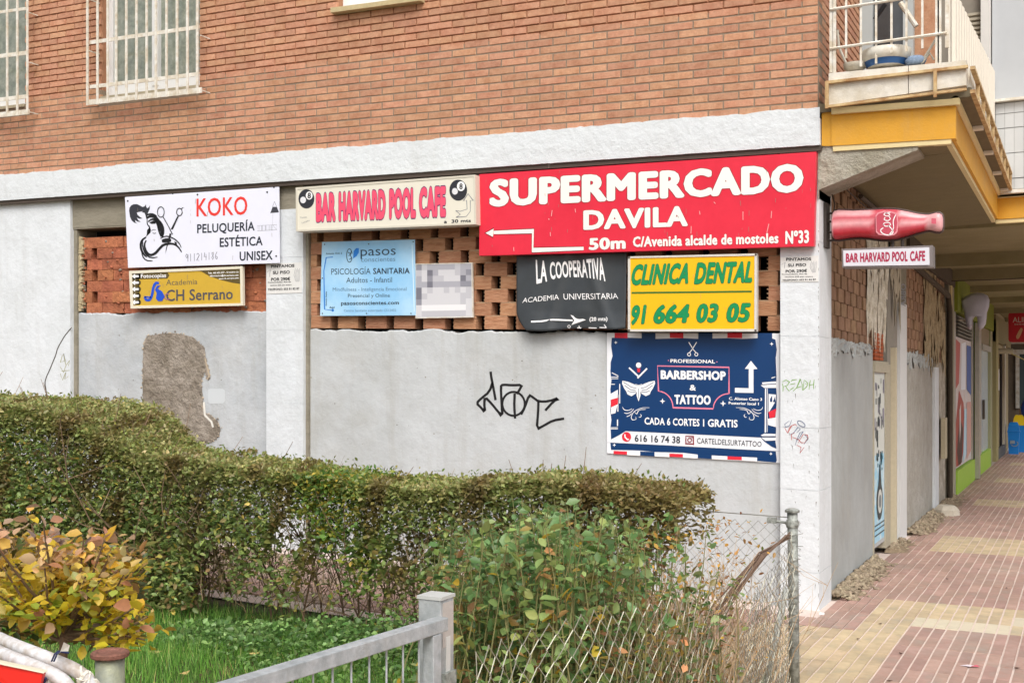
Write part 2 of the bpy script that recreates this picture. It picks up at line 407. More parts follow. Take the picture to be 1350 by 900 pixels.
for r in range(-2, 48):
    z = 3.585 - K * .14 + .005 + r * CH
    for c_ in range(0, 47):
        x1 = -.006 - c_ * BP + (BP / 2 if r % 2 else 0); x0 = x1 - .2175
        if x1 > 0: x1 = -.006
        for a, c, zb in OPEN:                       # cut at openings
            if z + .05 > zb - .02:
                if x0 < c and x1 > c: x0 = c
                elif x1 > a and x0 < a: x1 = a
                elif x0 >= a and x1 <= c: x1 = x0
        if x1 - x0 < .03: continue
        p = np.array([(x0 + x1) / 2, -.03, z - K * (x0 + x1) / 2]) - CAM; D = p @ Fv
        px, py = PXC + FOC * (p @ Rv) / D, HOR - FOC * p[2] / D
        cand.append((D if (py > -5 and px > -5) else 1e3, x0, x1, z))
cand.sort(key=lambda t: t[0])
for D, x0, x1, z in cand[:300]:
    o = link('brick', bm, wall if z < ZT else wall2)
    o.location = (x0, -.0300 + random.gauss(0, .0006), z - K * x0 + random.gauss(0, .0006)); o.scale = ((x1 - x0) / .2175, 1, 1)
    o.rotation_euler = (0, K + random.gauss(0, .003), random.gauss(0, .002))
bb = MB(); bt = MB()
for D, x0, x1, z in cand[300:]:
    v = bm_v.copy(); v[:, 0] *= (x1 - x0) / .2175; v[:, 2] += -K * v[:, 0] + random.gauss(0, .0015) * v[:, 0] / .2
    (bb if z < ZT else bt).add(v + np.array([x0, -.03 + random.gauss(0, .0008), z - K * x0]), bm_f)
tag(bb.build('brick', brick_mat, wall), kind='stuff'); tag(bt.build('brick', brick_mat, wall2), kind='stuff')
# upper side wall (towards the balcony) also brick
b = MB(); b.box(-.3, -.022, .02, 9, 3.3, 6.4); bs = b.build('side_brick_wall', mortar, bld); bb = MB()
for r in range(44):
    for c_ in range(7):
        y0 = .0 + c_ * BP + (BP / 2 if r % 2 else 0); v = bm_v.copy(); v = np.stack([-v[:, 1], v[:, 0], v[:, 2]], 1)
        if y0 < 1.55: bb.add(v + np.array([.0, y0, 3.6 + r * CH]), bm_f)
tag(bb.build('brick', brick_mat, bs), kind='stuff')
# --- white band
def rough_band(name, x0, x1, zb0, zt0, y, mat, seed, amp=.006, dy=.0, thick=.3):
    rg = np.random.default_rng(seed); n = int((x1 - x0) / .03); vs = []; fs = []
    off = 0
    for i in range(n + 1):
        x = x0 + (x1 - x0) * i / n; off = .75 * off + rg.normal(0, amp * .5)
        zt = zt0 + off; zb = zb0 + rg.normal(0, amp * .1); q = y + dy * sin(x * 3.1)
        for z, yy in ((zb, y + thick), (zb, q), ((zb + zt) / 2, q - .001), (zt, q + .002), (zt + .004, y + .02)): vs.append((x, yy, z - K * x))
    for i in range(n):
        for k in range(4): a = i * 5 + k; fs.append((a, a + 5, a + 6, a + 1))
    b = MB(); b.add(vs, fs); return b.build(name, mat, bld)
zb = onY(1083, 190.7, -.05)[2]; zt = onY(1083, 141, -.05)[2]
rough_band('concrete_band', -10.5, .014, zb, zt, -.05, band_mat, 3)
b = MB(); b.box(-10.5, .014, -.049, .3, zb + .001, zb + .19, sh=K); b.build('concrete_band_core', band_mat, bld)
b = MB(); b.box(-10.5, .02, -.036, .05, zb - .035, zb - .004, sh=K); b.box(-10.5, .02, -.046, -.036, zb - .040, zb - .030, sh=K); b.build('cable_channel', rail_dark, bld)
# --- ground floor of the front: pillars, panels
ZC = zb - .02
def pil(x0, x1, y0, y1, mat=white_plaster, joints=(), z0=-.05, z1=ZC):
    """pillar with fine cast joints; built as stacked blocks with a 3 mm reveal"""
    b = MB(); zs = [z0] + sorted(joints) + [z1]
    for a, c in zip(zs[:-1], zs[1:]): b.box(x0, x1, y0, y1, a + .0015, c - .0015, sh=K)
    b.box(x0 + .004, x1 - .004, y0 + .004, y1, z0, z1 - .002, sh=K)
    return b.build('pillar', mat, bld)
pil(-.275, 0, 0, .426, joints=(.26, .84, 1.28, 1.93, 2.6))
x2a, x2b = onY(351, 434)[0], onY(399.5, 434)[0]
pil(x2a, x2b, 0, .3, joints=(.7, 1.3, 1.95, 2.6), z1=zb - .24)
b = MB(); b.box(x2a + .01, x2b - .01, .01, .3, zb - .24, ZC, sh=K); b.build('pillar_head', concrete, bld)
b = MB(); b.box(-11, -7.395, 0, .3, -.1, ZC, sh=K); b.build('plastered_wall', white_plaster, bld)
XP = -7.395
def top_rough(name, x0, x1, z0, zt0, zt1, y, mat, seed):
    """plaster panel whose upper edge is ragged"""
    rg = np.random.default_rng(seed); n = int((x1 - x0) / .022); off = 0; vs = []; fs = []
    for i in range(n + 1):
        u = i / n; x = x0 + (x1 - x0) * u; off = .8 * off + rg.normal(0, .005); z = zt0 + (zt1 - zt0) * u + off
        vs += [(x, y, z0), (x, y - .001, z - .012), (x, y + .006, z), (x, y + .12, z + .003)]
    for i in range(n):
        for k in range(3): a = i * 4 + k; fs.append((a, a + 4, a + 5, a + 1))
    b = MB(); b.add(vs, fs); return b.build(name, mat, bld)
grey_plaster_l = M('grey_plaster_left', '#adb2b6', .9, .06, 1.6, .5, 6, c2='#bfc3c6', dist=.03, grime=.14)
top_rough('plaster_panel', XP + .02, x2a + .001, -.1, 2.30, 2.255, .068, grey_plaster_l, 11)
top_rough('plaster_panel', x2b - .001, -.274, -.1, 2.075, 1.953, .068, grey_plaster, 12)
b = MB(); b.box(XP, XP + .045, .045, .3, -.1, 3.17 - .19, sh=K); b.box(x2b, x2b + .03, .04, .3, -.1, ZC - .05, sh=K); b.build('door_jamb', concrete, bld)
b = MB(); b.box(XP, x2a, .03, .3, 2.965, ZC, sh=K); b.box(XP, x2a, .034, .3, 2.95, 2.966, sh=K); b.box(x2b, -.275, .05, .3, 3.06, ZC, sh=K); b.build('lintel', concrete, bld)
b = MB(); b.box(-11, -.3, .62, .66, -.2, 3.6); b.box(-.62, -.58, .5, 30, -.2, 3.6); b.build('interior_partition', dark_inside, bld)  # near-black sheets: the dark of the room behind the lattice gaps, put into colour
# --- perforated brick lattices
def block_me(name, L_, H_, Dp, mat, hollow=True):
    b = MB(); b.box(0, L_, 0, Dp, 0, H_)
    me = bpy.data.meshes.new(name); me.from_pydata(b.v, [], b.f); me.materials.append(mat); me.update(); return me
LP, LG, LH = .2925, .083, .1085
lat = bpy.data.objects.new('brick_lattice', None); col.objects.link(lat); lat.parent = bld
blk = block_me('lattice_brick', LP - LG, LH - .006, .11, block_mat)
mb_m = MB()
for r in range(0, 11):
    z0 = 1.973 + r * LH
    ph = 0 if r % 2 == 0 else LP / 2
    for c_ in range(-2, 16):
        x0 = -4.267 + LG + c_ * LP + ph; x1 = x0 + LP - LG
        x0c, x1c = max(x0, x2b + .03), min(x1, -.277)
        if x1c - x0c < .02: continue
        if x0 - LG < x2b + .03 and x0 > x2b + .03 and r % 2: x0c = x2b + .03
        if x1 + LG > -.35 and r % 2 == 0: x1c = -.277
        o = link('lattice_brick', blk, lat); o.location = (x0c + random.gauss(0, .002), .072 + random.uniform(-.004, .005), z0 - K * x0c)
        o.scale = ((x1c - x0c) / (LP - LG), 1, 1); o.rotation_euler = (0, K + random.gauss(0, .004), random.gauss(0, .006))
        mb_m.box(x0c + .004, x1c - .004, .077, .17, z0 - .006 + LH - .004, z0 + LH + .004, sh=K)
        # ribs of the hollow core, seen in the gap at the brick's end
        for q in range(3): mb_m.box(x0c - .012, x0c + .002, .085, .17, z0 + .018 + q * .031, z0 + .026 + q * .031, sh=K)
tag(mb_m.build('mortar_joint', M('lattice_mortar', '#a98e72', .95, .2, 20), lat), kind='stuff')
lat2 = bpy.data.objects.new('brick_lattice', None); col.objects.link(lat2); lat2.parent = bld
blk2 = block_me('lattice_brick', LP - LG, LH - .004, .11, block_red)
for r in range(0, 7):
    z0 = 2.11 + r * LH
    for c_ in range(-1, 9):
        x0 = -7.11 + c_ * LP + (-.15 if r % 2 == 0 else 0.); x1 = x0 + LP - LG
        gap = c_ == 0 and r < 6
        if not gap: x0 -= LG - .006 
        x0c, x1c = max(x0, XP + .045), min(x1, x2a)
        if x1c - x0c < .03: continue
        o = link('lattice_brick', blk2, lat2); o.location = (x0c, .085 + random.uniform(-.012, .008), z0 - K * x0c); o.scale = ((x1c - x0c) / (LP - LG), 1, 1)
        o.rotation_euler = (random.gauss(0, .01), K + random.gauss(0, .006), random.gauss(0, .008))
b = MB()
for i in range(150):                                     # smeared mortar lumps
    x = random.choice([random.uniform(XP + .05, XP + .12), random.uniform(XP + .4, x2a), random.uniform(XP + .4, x2a)]); z = random.uniform(2.13, 2.86); rr = random.uniform(.006, .022)
    vs = [(x + rr * random.uniform(.5, 1.6) * cos(a), .072 + random.uniform(.004, .014), z - K * x + rr * random.uniform(.4, 1.3) * sin(a)) for a in [k * pi / 3 for k in range(6)]] + [(x, .064, z - K * x)]
    b.add(vs, [(k, (k + 1) % 6, 6) for k in range(6)], block_red if random.random() < .6 else cement)
tag(b.build('mortar_lump', None, lat2), kind='stuff')
b = MB(); rg = random.Random(4)
for i in range(60):
    z = 2.13 + i * .0125; x = XP + .05; ww = rg.uniform(.02, .06); b.box(x, x + ww, .055 + rg.uniform(0, .01), .1, z, z + rg.uniform(.012, .03), sh=K)
b.build('mortar_edge', M('beige_mortar', '#b7a888', .95, .2, 14, 1., 40), lat2)
# --- patch, crack and repairs on the front
TA = (0, 420, 3.4615)
b = MB()
pp = [(655,115),(662,92),(680,76),(720,72),(760,66),(800,66),(842,74),(880,84),(905,108),(932,132),(938,190),(950,225),(958,265),(948,280),(934,240),(922,262),(918,300),(922,345),(924,390),(930,425),(962,440),(992,466),(1004,500),(998,535),(965,562),(925,572),(914,600),(916,660),(916,800),(648,800),(650,600),(652,400),(650,250)]
b.prism([onY(TA[0] + x / TA[2], TA[1] + y / TA[2], .060) for x, y in pp], (0, .02, 0)); b.build('cement_patch', cement, bld)
A = Art(fY(.0675), bld, TA); mt = M('beige_putty', '#b8a892', .9, .1, 20)
A.stroke([(660,100),(655,250),(652,450),(648,620)], 5, mt, 4, 'patch_edge'); A.stroke([(935,180),(955,260),(945,278)], 7, mt, 8, 'patch_edge'); A.stroke([(930,380),(935,440),(965,470),(972,495)], 9, M('torn_plaster', '#e0ddd4', .9), 8, 'patch_edge')
A.poly([(950,322),(960,319),(1015,319),(1026,325),(1027,375),(1018,386),(958,387),(949,378)], M('pale_filler', '#c6cbce', .8), 1, 'filler_patch')
A = Art(fY(0), bld, TA); A.stroke([(327,40),(300,72),(288,90),(262,135),(255,165),(240,200),(226,235),(210,268),(204,295),(211,330),(216,372)], 4.5, M('crack', '#4a443e', 1.), 1, 'wall_crack', smooth=1)
b = MB(); rr_ = random.Random(9)
for (xa, ya), (xb2, yb2) in zip(pp, pp[1:] + pp[:1]):
    n_ = int(math.hypot(xb2 - xa, yb2 - ya) / 7) + 1
    for k in range(n_):
        t = (k + rr_.random()) / n_; p = onY((xa + (xb2 - xa) * t + rr_.gauss(0, 3)) / TA[2], 420 + (ya + (yb2 - ya) * t + rr_.gauss(0, 3)) / TA[2], .062); r_ = rr_.uniform(.003, .011)
        ring = [p + np.array([r_ * rr_.uniform(.6, 1.6) * cos(a), rr_.uniform(0, .004), r_ * rr_.uniform(.6, 1.6) * sin(a)]) for a in [q * pi / 3 for q in range(6)]] + [p + np.array([0, -r_ * .8, 0])]
        b.add(ring, [(q, (q + 1) % 6, 6) for q in range(6)], mt if rr_.random() < .4 else cement)
tag(b.build('broken_plaster_edge', None, bld), kind='stuff')
b = MB(); nick = M('wall_nick', '#6f6a62', 1.)
for k in range(120):
    px, py = rr_.uniform(110, 1020), rr_.uniform(440, 640)
    if (800 < px < 1030) or (185 < px < 290) or (345 < px < 405): continue
    p = onY(px, py, .0665); r_ = rr_.choice([.003, .003, .004, .007]); a0 = rr_.uniform(0, 6); b.add([p + np.array([r_ * rr_.uniform(.5, 1.5) * cos(a0 + a), 0, r_ * rr_.uniform(.4, 1.2) * sin(a0 + a)]) for a in (0, 1.3, 2.4, 3.6, 4.9)], [(0, 1, 2, 3, 4)], nick if rr_.random() < .5 else concrete)
for px, y0_, l_ in [(rr_.uniform(1030, 1078), rr_.uniform(450, 780), rr_.uniform(2, 9)) for k in range(22)] + [(1079, rr_.uniform(300, 800), rr_.uniform(2, 5)) for k in range(40)]:
    p, q_ = onY(px, y0_, -.0008), onY(px + rr_.uniform(-1, 1), y0_ + l_, -.0008); w_2 = rr_.uniform(.001, .003); b.add([p + np.array([-w_2, 0, 0]), p + np.array([w_2, 0, 0]), q_ + np.array([w_2 * .5, 0, 0])], [(0, 1, 2)], nick)
tag(b.build('chips_and_nicks', None, bld), kind='stuff')
gy = M('faint_scribble', '#9c9a68', .8)
for q in ([(285,165),(275,200),(298,190),(290,160),(300,210)], [(275,220),(290,245),(300,215),(318,190),(312,215)], [(275,250),(285,280),(300,245),(296,275),(312,262)], [(280,240),(318,235)]): A.stroke(q, 2.2, gy, 1, 'faint_graffiti')
# --- graffiti
A = Art(fY(.0675), bld, (400, 420, 3.375)); bk = M('black_spray', '#141214', .6); g = MB()
for q in ([(833,235),(836,262),(844,300),(855,362)], [(842,280),(828,325),(790,355),(770,376),(790,395),(809,416),(804,380),(808,348),(835,375),(862,408),(886,436),(882,380),(878,300),(886,293),(930,296),(973,294),(962,315),(950,335)],
          [(940,332),(938,390),(942,444)], [(968,426),(985,395),(1004,338),(1022,350),(1046,368),(1090,368),(1140,350),(1112,368),(1076,408)], [(1046,368),(1044,420),(1038,492),(1070,475),(1110,452),(1160,444)]):
    A.stroke(q, 11, bk, 1, mb=g, smooth=1)
A.stroke([(935 + 50*cos(t), 378 + 53*sin(t)) for t in np.linspace(-2, 4.3, 26)], 9.5, bk, 2, mb=g)
g.build('black_graffiti', bk, bld)
A = Art(fY(0), bld, (920, 440, 5.294)); gn = M('green_marker', '#79a64c', .6); g = MB()
for q in ([(590,345),(596,370),(594,402)], [(590,335),(615,322),(640,335),(625,358),(600,368)], [(612,362),(625,385),(640,400)], [(690,318),(660,322),(650,330)], [(645,352),(680,346)], [(642,392),(660,380),(672,372)], [(664,400),(690,375),(716,314),(728,350),(730,394)], [(690,376),(722,366)], [(742,322),(738,360),(734,392),(760,368),(768,345),(752,328),(744,322)], [(752,345),(757,352)], [(786,322),(780,350),(776,388)], [(812,318),(808,350),(808,384)], [(778,358),(810,352)]):
    A.stroke(q, 6, gn, 1, mb=g, taper=True)
g.build('green_graffiti', gn, bld)
rd = M('red_marker', '#b5504a', .6); bl = M('blue_marker', '#6b7690', .6); g = MB()
for q, m_ in (([(655,600),(640,640),(612,650),(606,630),(640,605)], bl), ([(606,655),(625,690),(640,655),(650,640)], rd), ([(630,690),(655,640),(680,630),(690,642)], rd), ([(640,705),(668,690),(700,650),(715,665),(690,690)], bl), ([(655,740),(652,700),(675,690)], rd), ([(680,775),(690,740),(712,690),(735,680),(712,720),(690,745)], bl), ([(700,760),(735,700),(765,705),(770,725),(745,760),(712,755)], rd), ([(745,700),(770,730),(740,770)], bl), ([(690,775),(720,790),(712,830),(742,790)], rd), ([(660,720),(700,735),(730,765)], rd)):
    A.stroke(q, 5, m_, 1, mb=g, taper=True)
A.stroke([(722 + 26*cos(t)*1.0 + 6*sin(t), 627 + 20*sin(t) + 8*cos(t)) for t in np.linspace(0, 6.28, 16)], 5, bl, 2, mb=g)
g.build('red_blue_graffiti', None, bld)
# --- windows with grilles
def window(x0, x1, zb, mull=(.5,), yfr=.06):
    W = bpy.data.objects.new('window', None); col.objects.link(W); W.parent = bld
    b = MB(); zt_ = 6.3; f = .05
    b.box(x0 + .002, x0 + f + .02, yfr, yfr + .06, zb, zt_, sh=K); b.box(x1 - f, x1 - .002, yfr, yfr + .06, zb, zt_, sh=K); b.box(x0 + f + .02, x1 - f, yfr, yfr + .06, zb, zb + .07, sh=K)
    for m_ in mull: xm = x0 + (x1 - x0) * m_; b.box(xm - .04, xm + .04, yfr - .01, yfr + .05, zb + .07, zt_, sh=K)
    b.box(x0 + f + .02, x1 - f, yfr + .004, yfr + .05, zb + .07, zb + .12, sh=K)
    b.build('window_frame', white_pvc, W)
    xs_ = [x0] + [x0 + (x1 - x0) * q for q in mull] + [x1]
    for a, c in zip(xs_[:-1], xs_[1:]):
        b = MB(); b.box(a + .04, c - .04, yfr + .03, yfr + .036, zb + .12, zt_, sh=K); b.build('pane', glass, W)
    b = MB(); b.box(x0, x1, yfr + .15, yfr + .17, zb, zt_, sh=K); b.build('curtain', M('net_curtain', '#b7b6a8', .9, .1, 6, .6, 8, stretch=(6, 1, .3)), W)
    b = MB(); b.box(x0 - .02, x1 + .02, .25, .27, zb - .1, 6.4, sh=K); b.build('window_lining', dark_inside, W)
    b = MB(); b.box(x0 + .001, x1 - .001, -.04, .06, zb - .03, zb - .001, sh=K); b.build('sill', M('stone_sill', '#b5ab92', .9, .1, 8, .3, 30), W)
    return W
W0, W1, W2 = [window(a, c, zb_ + .03) for a, c, zb_ in OPEN]
def grille(W, pxs, YG, base_l, base_r, hb, right_px):
    def pt(px, l, r_, dz=0):           # point on the grille plane between two measured ends
        p = onY(px, l[1] + (r_[1] - l[1]) * (px - l[0]) / (r_[0] - l[0]), YG); return p + np.array([0, 0, dz])
    for px in pxs:
        p = pt(px, base_l, base_r); b = MB(); b.box(p[0] - .013, p[0] + .013, YG - .009, YG + .001, p[2] - .005, 6.35); b.build('grille_bar', white_metal, W)
    for l, r_, th in hb + [(base_l, base_r, .05)]:
        a, c = pt(l[0], l, r_), pt(r_[0], l, r_); b = MB()
        b.hexa([a + np.array([0, .012, 0]), c + np.array([0, .012, 0]), c + np.array([0, .012, th]), a + np.array([0, .012, th])], [a + np.array([0, .002, 0]), c + np.array([0, .002, 0]), c + np.array([0, .002, th]), a + np.array([0, .002, th])]); b.build('grille_rail', white_metal, W)
    for px in (right_px if hasattr(right_px, '__len__') else (right_px,)):
        p = pt(px, base_l, base_r)
        for k in range(5): b = MB(); b.box(p[0] - .004, p[0] + .005, YG, -.02, p[2] + .02 + k * .5, p[2] + .03 + k * .5); b.build('wall_bracket', white_metal, W)
grille(W1, (115.7, 129, 142.4, 153.6, 167, 180.4, 193.8, 206, 220, 233.8, 247.5, 260.5), -.15, (116.3, 138.5), (265.5, 122.3), [((118, 58.5), (262, 38), .035), ((118, 117), (262, 100), .035)], (264.5, 117.5))
grille(W0, [36.5 - 13.3 * k for k in range(7)], -.15, (-60, 161), (38, 150.5), [((-60, 84), (36, 72), .04), ((-60, 141), (36, 129.5), .04), ((-60, 26), (36, 13), .03)], (36.8,))
b = MB(); Q = [onY(435.6, 10.5, -.10), onY(553.8, -4.6, -.10), onY(553.8, .9, -.10), onY(435.6, 17, -.10)]
b.hexa([q + np.array([0, .15, 0]) for q in Q], Q); b.build('window_sill', M('weathered_sill', '#b9a982', .9, .15, 10, .4, 30), W2)
# ================================================================== side of the building (x = 0)
sl = bpy.data.objects.new('side_wall', None); col.objects.link(sl); sl.parent = bld
def sbox(name, y0, y1, z0, z1, x1, mat, dx=.2, par=None):
    b = MB(); b.box(x1 - dx, x1, y0, y1, z0, z1); return b.build(name, mat, par or sl)
sbox('plaster_panel', .428, 2.36, -.05, 1.90, -.02, side_plaster)
sbox('side_pillar', 3.89, 4.37, -.05, 2.42, .0, M('side_pillar_paint', '#cfd0d0', .9, .05, 3, .3, 20), .4)
sbox('pillar_head', 3.90, 4.36, 2.42, 3.3, -.004, concrete, .4)
sbox('plaster_panel', 4.372, 6.75, -.05, 1.86, -.02, M('rough_side_plaster', '#a7a399', .95, .12, 3, 1., 14, c2='#b5b3ad', dist=.05))
sbox('plaster_strip', 6.75, 7.15, -.05, 1.80, .012, white_plaster)
sbox('plaster_strip', 7.15, 8.3, -.05, 1.9, -.03, M('peeled_plaster', '#a59b8b', .95, .2, 6, 1., 20, c2='#c9c3b7', dist=.04))
# door opening with old poster door
dr = bpy.data.objects.new('poster_door', None); col.objects.link(dr); dr.parent = bld
b = MB(); b.box(-.10, -.014, 2.385, 2.98, .12, 1.70); b.build('door_leaf', M('door_paint', '#b9bcbc', .7, .2, 8), dr)
b = MB(); b.box(-.12, -.008, 2.362, 2.383, .05, 1.78); b.box(-.12, -.0, 2.985, 3.25, .05, 1.78); b.box(-.12, .005, 2.36, 3.1, 1.70, 1.80); b.build('door_frame', M('old_frame', '#aca592', .85, .15, 10, .3, 30), dr)
b = MB(); b.box(-.16, -.03, 3.25, 3.89, -.05, 3.2); b.build('grey_reveal', M('reveal', '#8f8a80', .95, .15, 5, .5, 20), dr)
b = MB(); b.box(-.03, .02, 3.46, 3.54, .0, 1.95); b.build('downpipe', M('cream_pipe', '#c3b99f', .7, .1, 10), dr)
A = Art(fX(-.06), dr, (1080, 600, 4.5)); g = MB()
pb = M('poster_blue', '#8fcbe6', .6, .15, 6, c2='#d6e2e4'); pd = M('poster_dark', '#3d4648', .6); pw = M('poster_pale', '#cfd3cd', .6)
def yq(y0, y1, z0, z1, m, L=1):
    x = -.014 + L * .0015; g.add([(x, y0, z0), (x, y1, z0), (x, y1, z1), (x, y0, z1)], [(0, 1, 2, 3)], m)
yq(2.41, 2.95, .16, .95, pb); yq(2.41, 2.95, .95, 1.68, pw)
for i in range(26):
    y = random.uniform(2.42, 2.88); z = random.uniform(1.0, 1.62); yq(y, y + random.uniform(.02, .06), z, z + random.uniform(.03, .16), random.choice([pd, pd, ink_grey, M('faded_violet', '#6d6580', .7)]), 2 + i % 3)
for i in range(14):
    y = random.uniform(2.42, 2.85); z = random.uniform(.78, .93); yq(y, y + .05, z, z + random.uniform(.02, .07), random.choice([pd, M('poster_teal', '#41798c', .6)]), 2 + i % 3)
for z in (.22, .27, .31): yq(2.41, 2.95, z, z + .012, pd, 3)
n = 20
for rx, rz, m_, L_ in ((.17, .17, pd, 4), (.12, .11, pw, 5), (.07, .06, M('poster_grey', '#7b8386', .6), 6)):
    g.add([(-.014 + L_ * .0015, 2.68 + rx * cos(2*pi*i/n), .52 + rz * sin(2*pi*i/n)) for i in range(n)], [tuple(range(n))], m_)
g.add([(-.006, 2.60, .66), (-.006, 2.76, .66), (-.006, 2.69, .9)], [(0, 1, 2)], pd)
g.build('poster', None, dr)
# side lattices
sblk = block_me('lattice_brick', .1, LH - .005, .2, block_side)
def side_lattice(y0, y1, zbot, zsl, rows, period=.27, gap=.066, half=True):
    La = bpy.data.objects.new('brick_lattice', None); col.objects.link(La); La.parent = bld
    for r in range(rows):
        y = y0 + (period / 2 if r % 2 else 0) - period
        while y < y1:
            a, c = max(y, y0), min(y + period - gap, y1)
            if c - a > .03:
                zz = zbot + r * LH
                o = link('lattice_brick', sblk, La); o.location = (-.13 + random.uniform(0, .008), a, zz); o.scale = (1, (c - a) / .2, 1); o.rotation_euler = (0, 0, random.gauss(0, .01))
            y += period
    return La
LA1 = side_lattice(.43, 3.0, 1.905, 0, 12, .27); LA2 = side_lattice(4.40, 8.1, 1.87, 0, 12, .30)
# ragged mortar smeared down the lattices
smear = M('peeling_mortar', '#dfdacb', .95, .14, 9, 1., 22, c2='#beb49f', dist=.03)
def ragged(y0, y1, zt0, zb0, x, seed, par, mat=smear, amp=.12, n=40):
    rg = np.random.default_rng(seed); vs = []; fs = []; o1 = o2 = 0
    for i in range(n + 1):
        y = y0 + (y1 - y0) * i / n; o1 = .5 * o1 + rg.normal(0, amp * .5); o2 = .5 * o2 + rg.normal(0, amp)
        e = min(1, min(i, n - i) / 4); zt_, zb_ = zt0 + o1 * .6, zb0 + o2
        for k in range(6):
            t = k / 5; vs.append((x + rg.uniform(-.012, .016), y, zb_ + (zt_ - zb_) * t))
    for i in range(n):
        for k in range(5):
            if amp < .05 or rg.random() < .86: a = i * 6 + k; fs.append((a, a + 6, a + 7, a + 1))
    b = MB(); b.add(vs, fs); return b.build('peeling_mortar', mat, par)
ragged(2.05, 3.0, 2.9, 2.02, -.012, 5, LA1); ragged(2.3, 3.2, 3.15, 2.3, -.02, 6, LA1); ragged(3.25, 3.86, 3.1, 2.45, .0, 16, LA1, M('beige_render', '#aaa08d', .95, .15, 5, 1, 20))
ragged(5.9, 7.1, 3.0, 1.95, -.014, 7, LA2, M('tan_mortar', '#b3a283', .95, .2, 9, 1., 22, c2='#8f7d60', dist=.03)); ragged(6.6, 8.1, 2.7, 1.86, -.015, 8, LA2, _m['tan_mortar']); ragged(4.4, 6.7, 1.94, 1.80, -.017, 9, LA2, side_plaster, .035, 60); ragged(.43, 2.3, 1.94, 1.86, -.016, 10, LA1, side_plaster, .02, 60)
b = MB()
for r in range(7):
    for c_ in range(2): b.box(-.1, -.01, 2.42 + c_ * .25, 2.64 + c_ * .25, 1.81 + r * .036, 1.84 + r * .036)
b.build('broken_brick', M('raw_red_brick', '#a4532f', .9, .2, 10), LA1)
b = MB(); b.box(-.09, .03, 4.38, 9.0, 2.95, 3.2); b.tube([(.0, 4.6, 2.9), (.02, 8.2, 2.78), (.02, 8.35, 2.6), (.02, 8.4, 1.2), (.02, 8.4, 0)], .035, 8)
b.build('side_beam', M('dark_beam', '#4e453a', .9, .2, 4), bld)
b = MB(); b.tube([(.04, 1.4, 3.12), (.04, 4.0, 3.12)], .022, 6); b.build('dark_pipe', rail_dark, bld)
b = MB()
for y, wd, m_, x in ((8.42, .14, concrete, .0), (8.58, .12, cream, .02), (8.72, .16, concrete, .005), (8.9, .08, _m['old_frame'], .015)): b.box(-.1, x, y, y + wd, -.02, 2.95, m_)
b.build('mixed_jambs', None, bld)
for (y, z0_, w_) in ((6.3, 1.5, .12),): pass
b = MB(); b.box(.0, .05, 7.5, 7.75, .62, 1.15); b.build('meter_box', M('meter_cream', '#b7ad93', .7, .15, 8), bld)
g = MB()
A = Art(fX(.002), bld, (1180, 340, 1)); A.text('OBRA', ((1187.5 - 1180, 374 - 340), (1187.5 - 1180, 404 - 340), (1194 - 1180, 404 - 340), (1194 - 1180, 374 - 340)), ink_grey, .02, 0, 2)
# tapered cantilever beam + soffit + fascia + balcony
b = MB(); zt_ = 3.27
b.prism([(.0, .0, zt_), (.0, .0, 2.965), (.66, .0, 3.185), (.66, .0, zt_ - .03)], (0, .34, 0)); b.box(-.005, .0, -.02, .4, 2.9, zt_)
b.build('cantilever_beam', M('bracket_render', '#b4b0a3', .95, .15, 4, 1., 12, c2='#9b9584', dist=.05), bld)
b = MB(); b.prism([(.0, .34, 3.19), (.0, .34, 3.3), (.86, .34, 3.3), (.86, .34, 3.205)], (0, 3.9, 0)); b.box(.0, .86, .03, .34, 3.205, 3.3); b.build('soffit', soffit_mat, bld)
b = MB(); b.box(-.02, 1.9, 4.24, 9.1, 3.17, 3.29)
for y in (6.6, 8.6, 10.9, 13.6, 16.8, 20.4): b.box(.0, 1.9, y, y + .16, 3.02, 3.18)
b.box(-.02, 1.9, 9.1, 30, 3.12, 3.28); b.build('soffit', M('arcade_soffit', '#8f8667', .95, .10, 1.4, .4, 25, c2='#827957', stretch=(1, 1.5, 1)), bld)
fz0, fz1 = onY(1260, 182.6, -.0)[2], onY(1260, 135, 0.)[2]
b = MB()
P0 = [onY(1083.3, 192.5, -.012), onY(1096, 192.3, -.012), onY(1096, 143, -.012), onY(1083.3, 150, -.012)]; b.hexa([p + np.array([0, .1, 0]) for p in P0], P0)
P1 = [onY(1096, 192.3, -.02), onY(1260, 182.6, -.02), onY(1260, 137, -.02), onY(1096, 146, -.02)]
b.hexa([p + np.array([0, .1, 0]) for p in P1], P1)
b.box(.855, .893, .08, 4.16, fz0, 3.47); b.box(.893, 2.3, 4.16, 4.22, 3.235, 3.44)
b.build('yellow_fascia', paint_yellow, bld)
b = MB(); q = [onY(1098, 199.5, -.014), onY(1254, 189.5, -.014), onY(1254, 182.5, -.014), onY(1098, 191.5, -.014)]; b.hexa([p + np.array([0, .06, 0]) for p in q], q)
b.box(.838, .872, .06, 4.14, fz0 - .035, fz0 - .002); b.box(.872, 2.3, 4.17, 4.24, 3.195, 3.233)
q = [onY(1096, 150.5, -.05), onY(1265, 137.5, -.05), onY(1265, 129.5, -.05), onY(1096, 142.5, -.05)]; b.hexa([p + np.array([0, .08, 0]) for p in q], q)
b.tube([(.90, -.03, 3.49), (.90, 4.15, 3.49)], .028, 8); b.box(.89, 2.3, 4.13, 4.2, 3.442, 3.47)
b.build('cream_cornice', cream, bld)
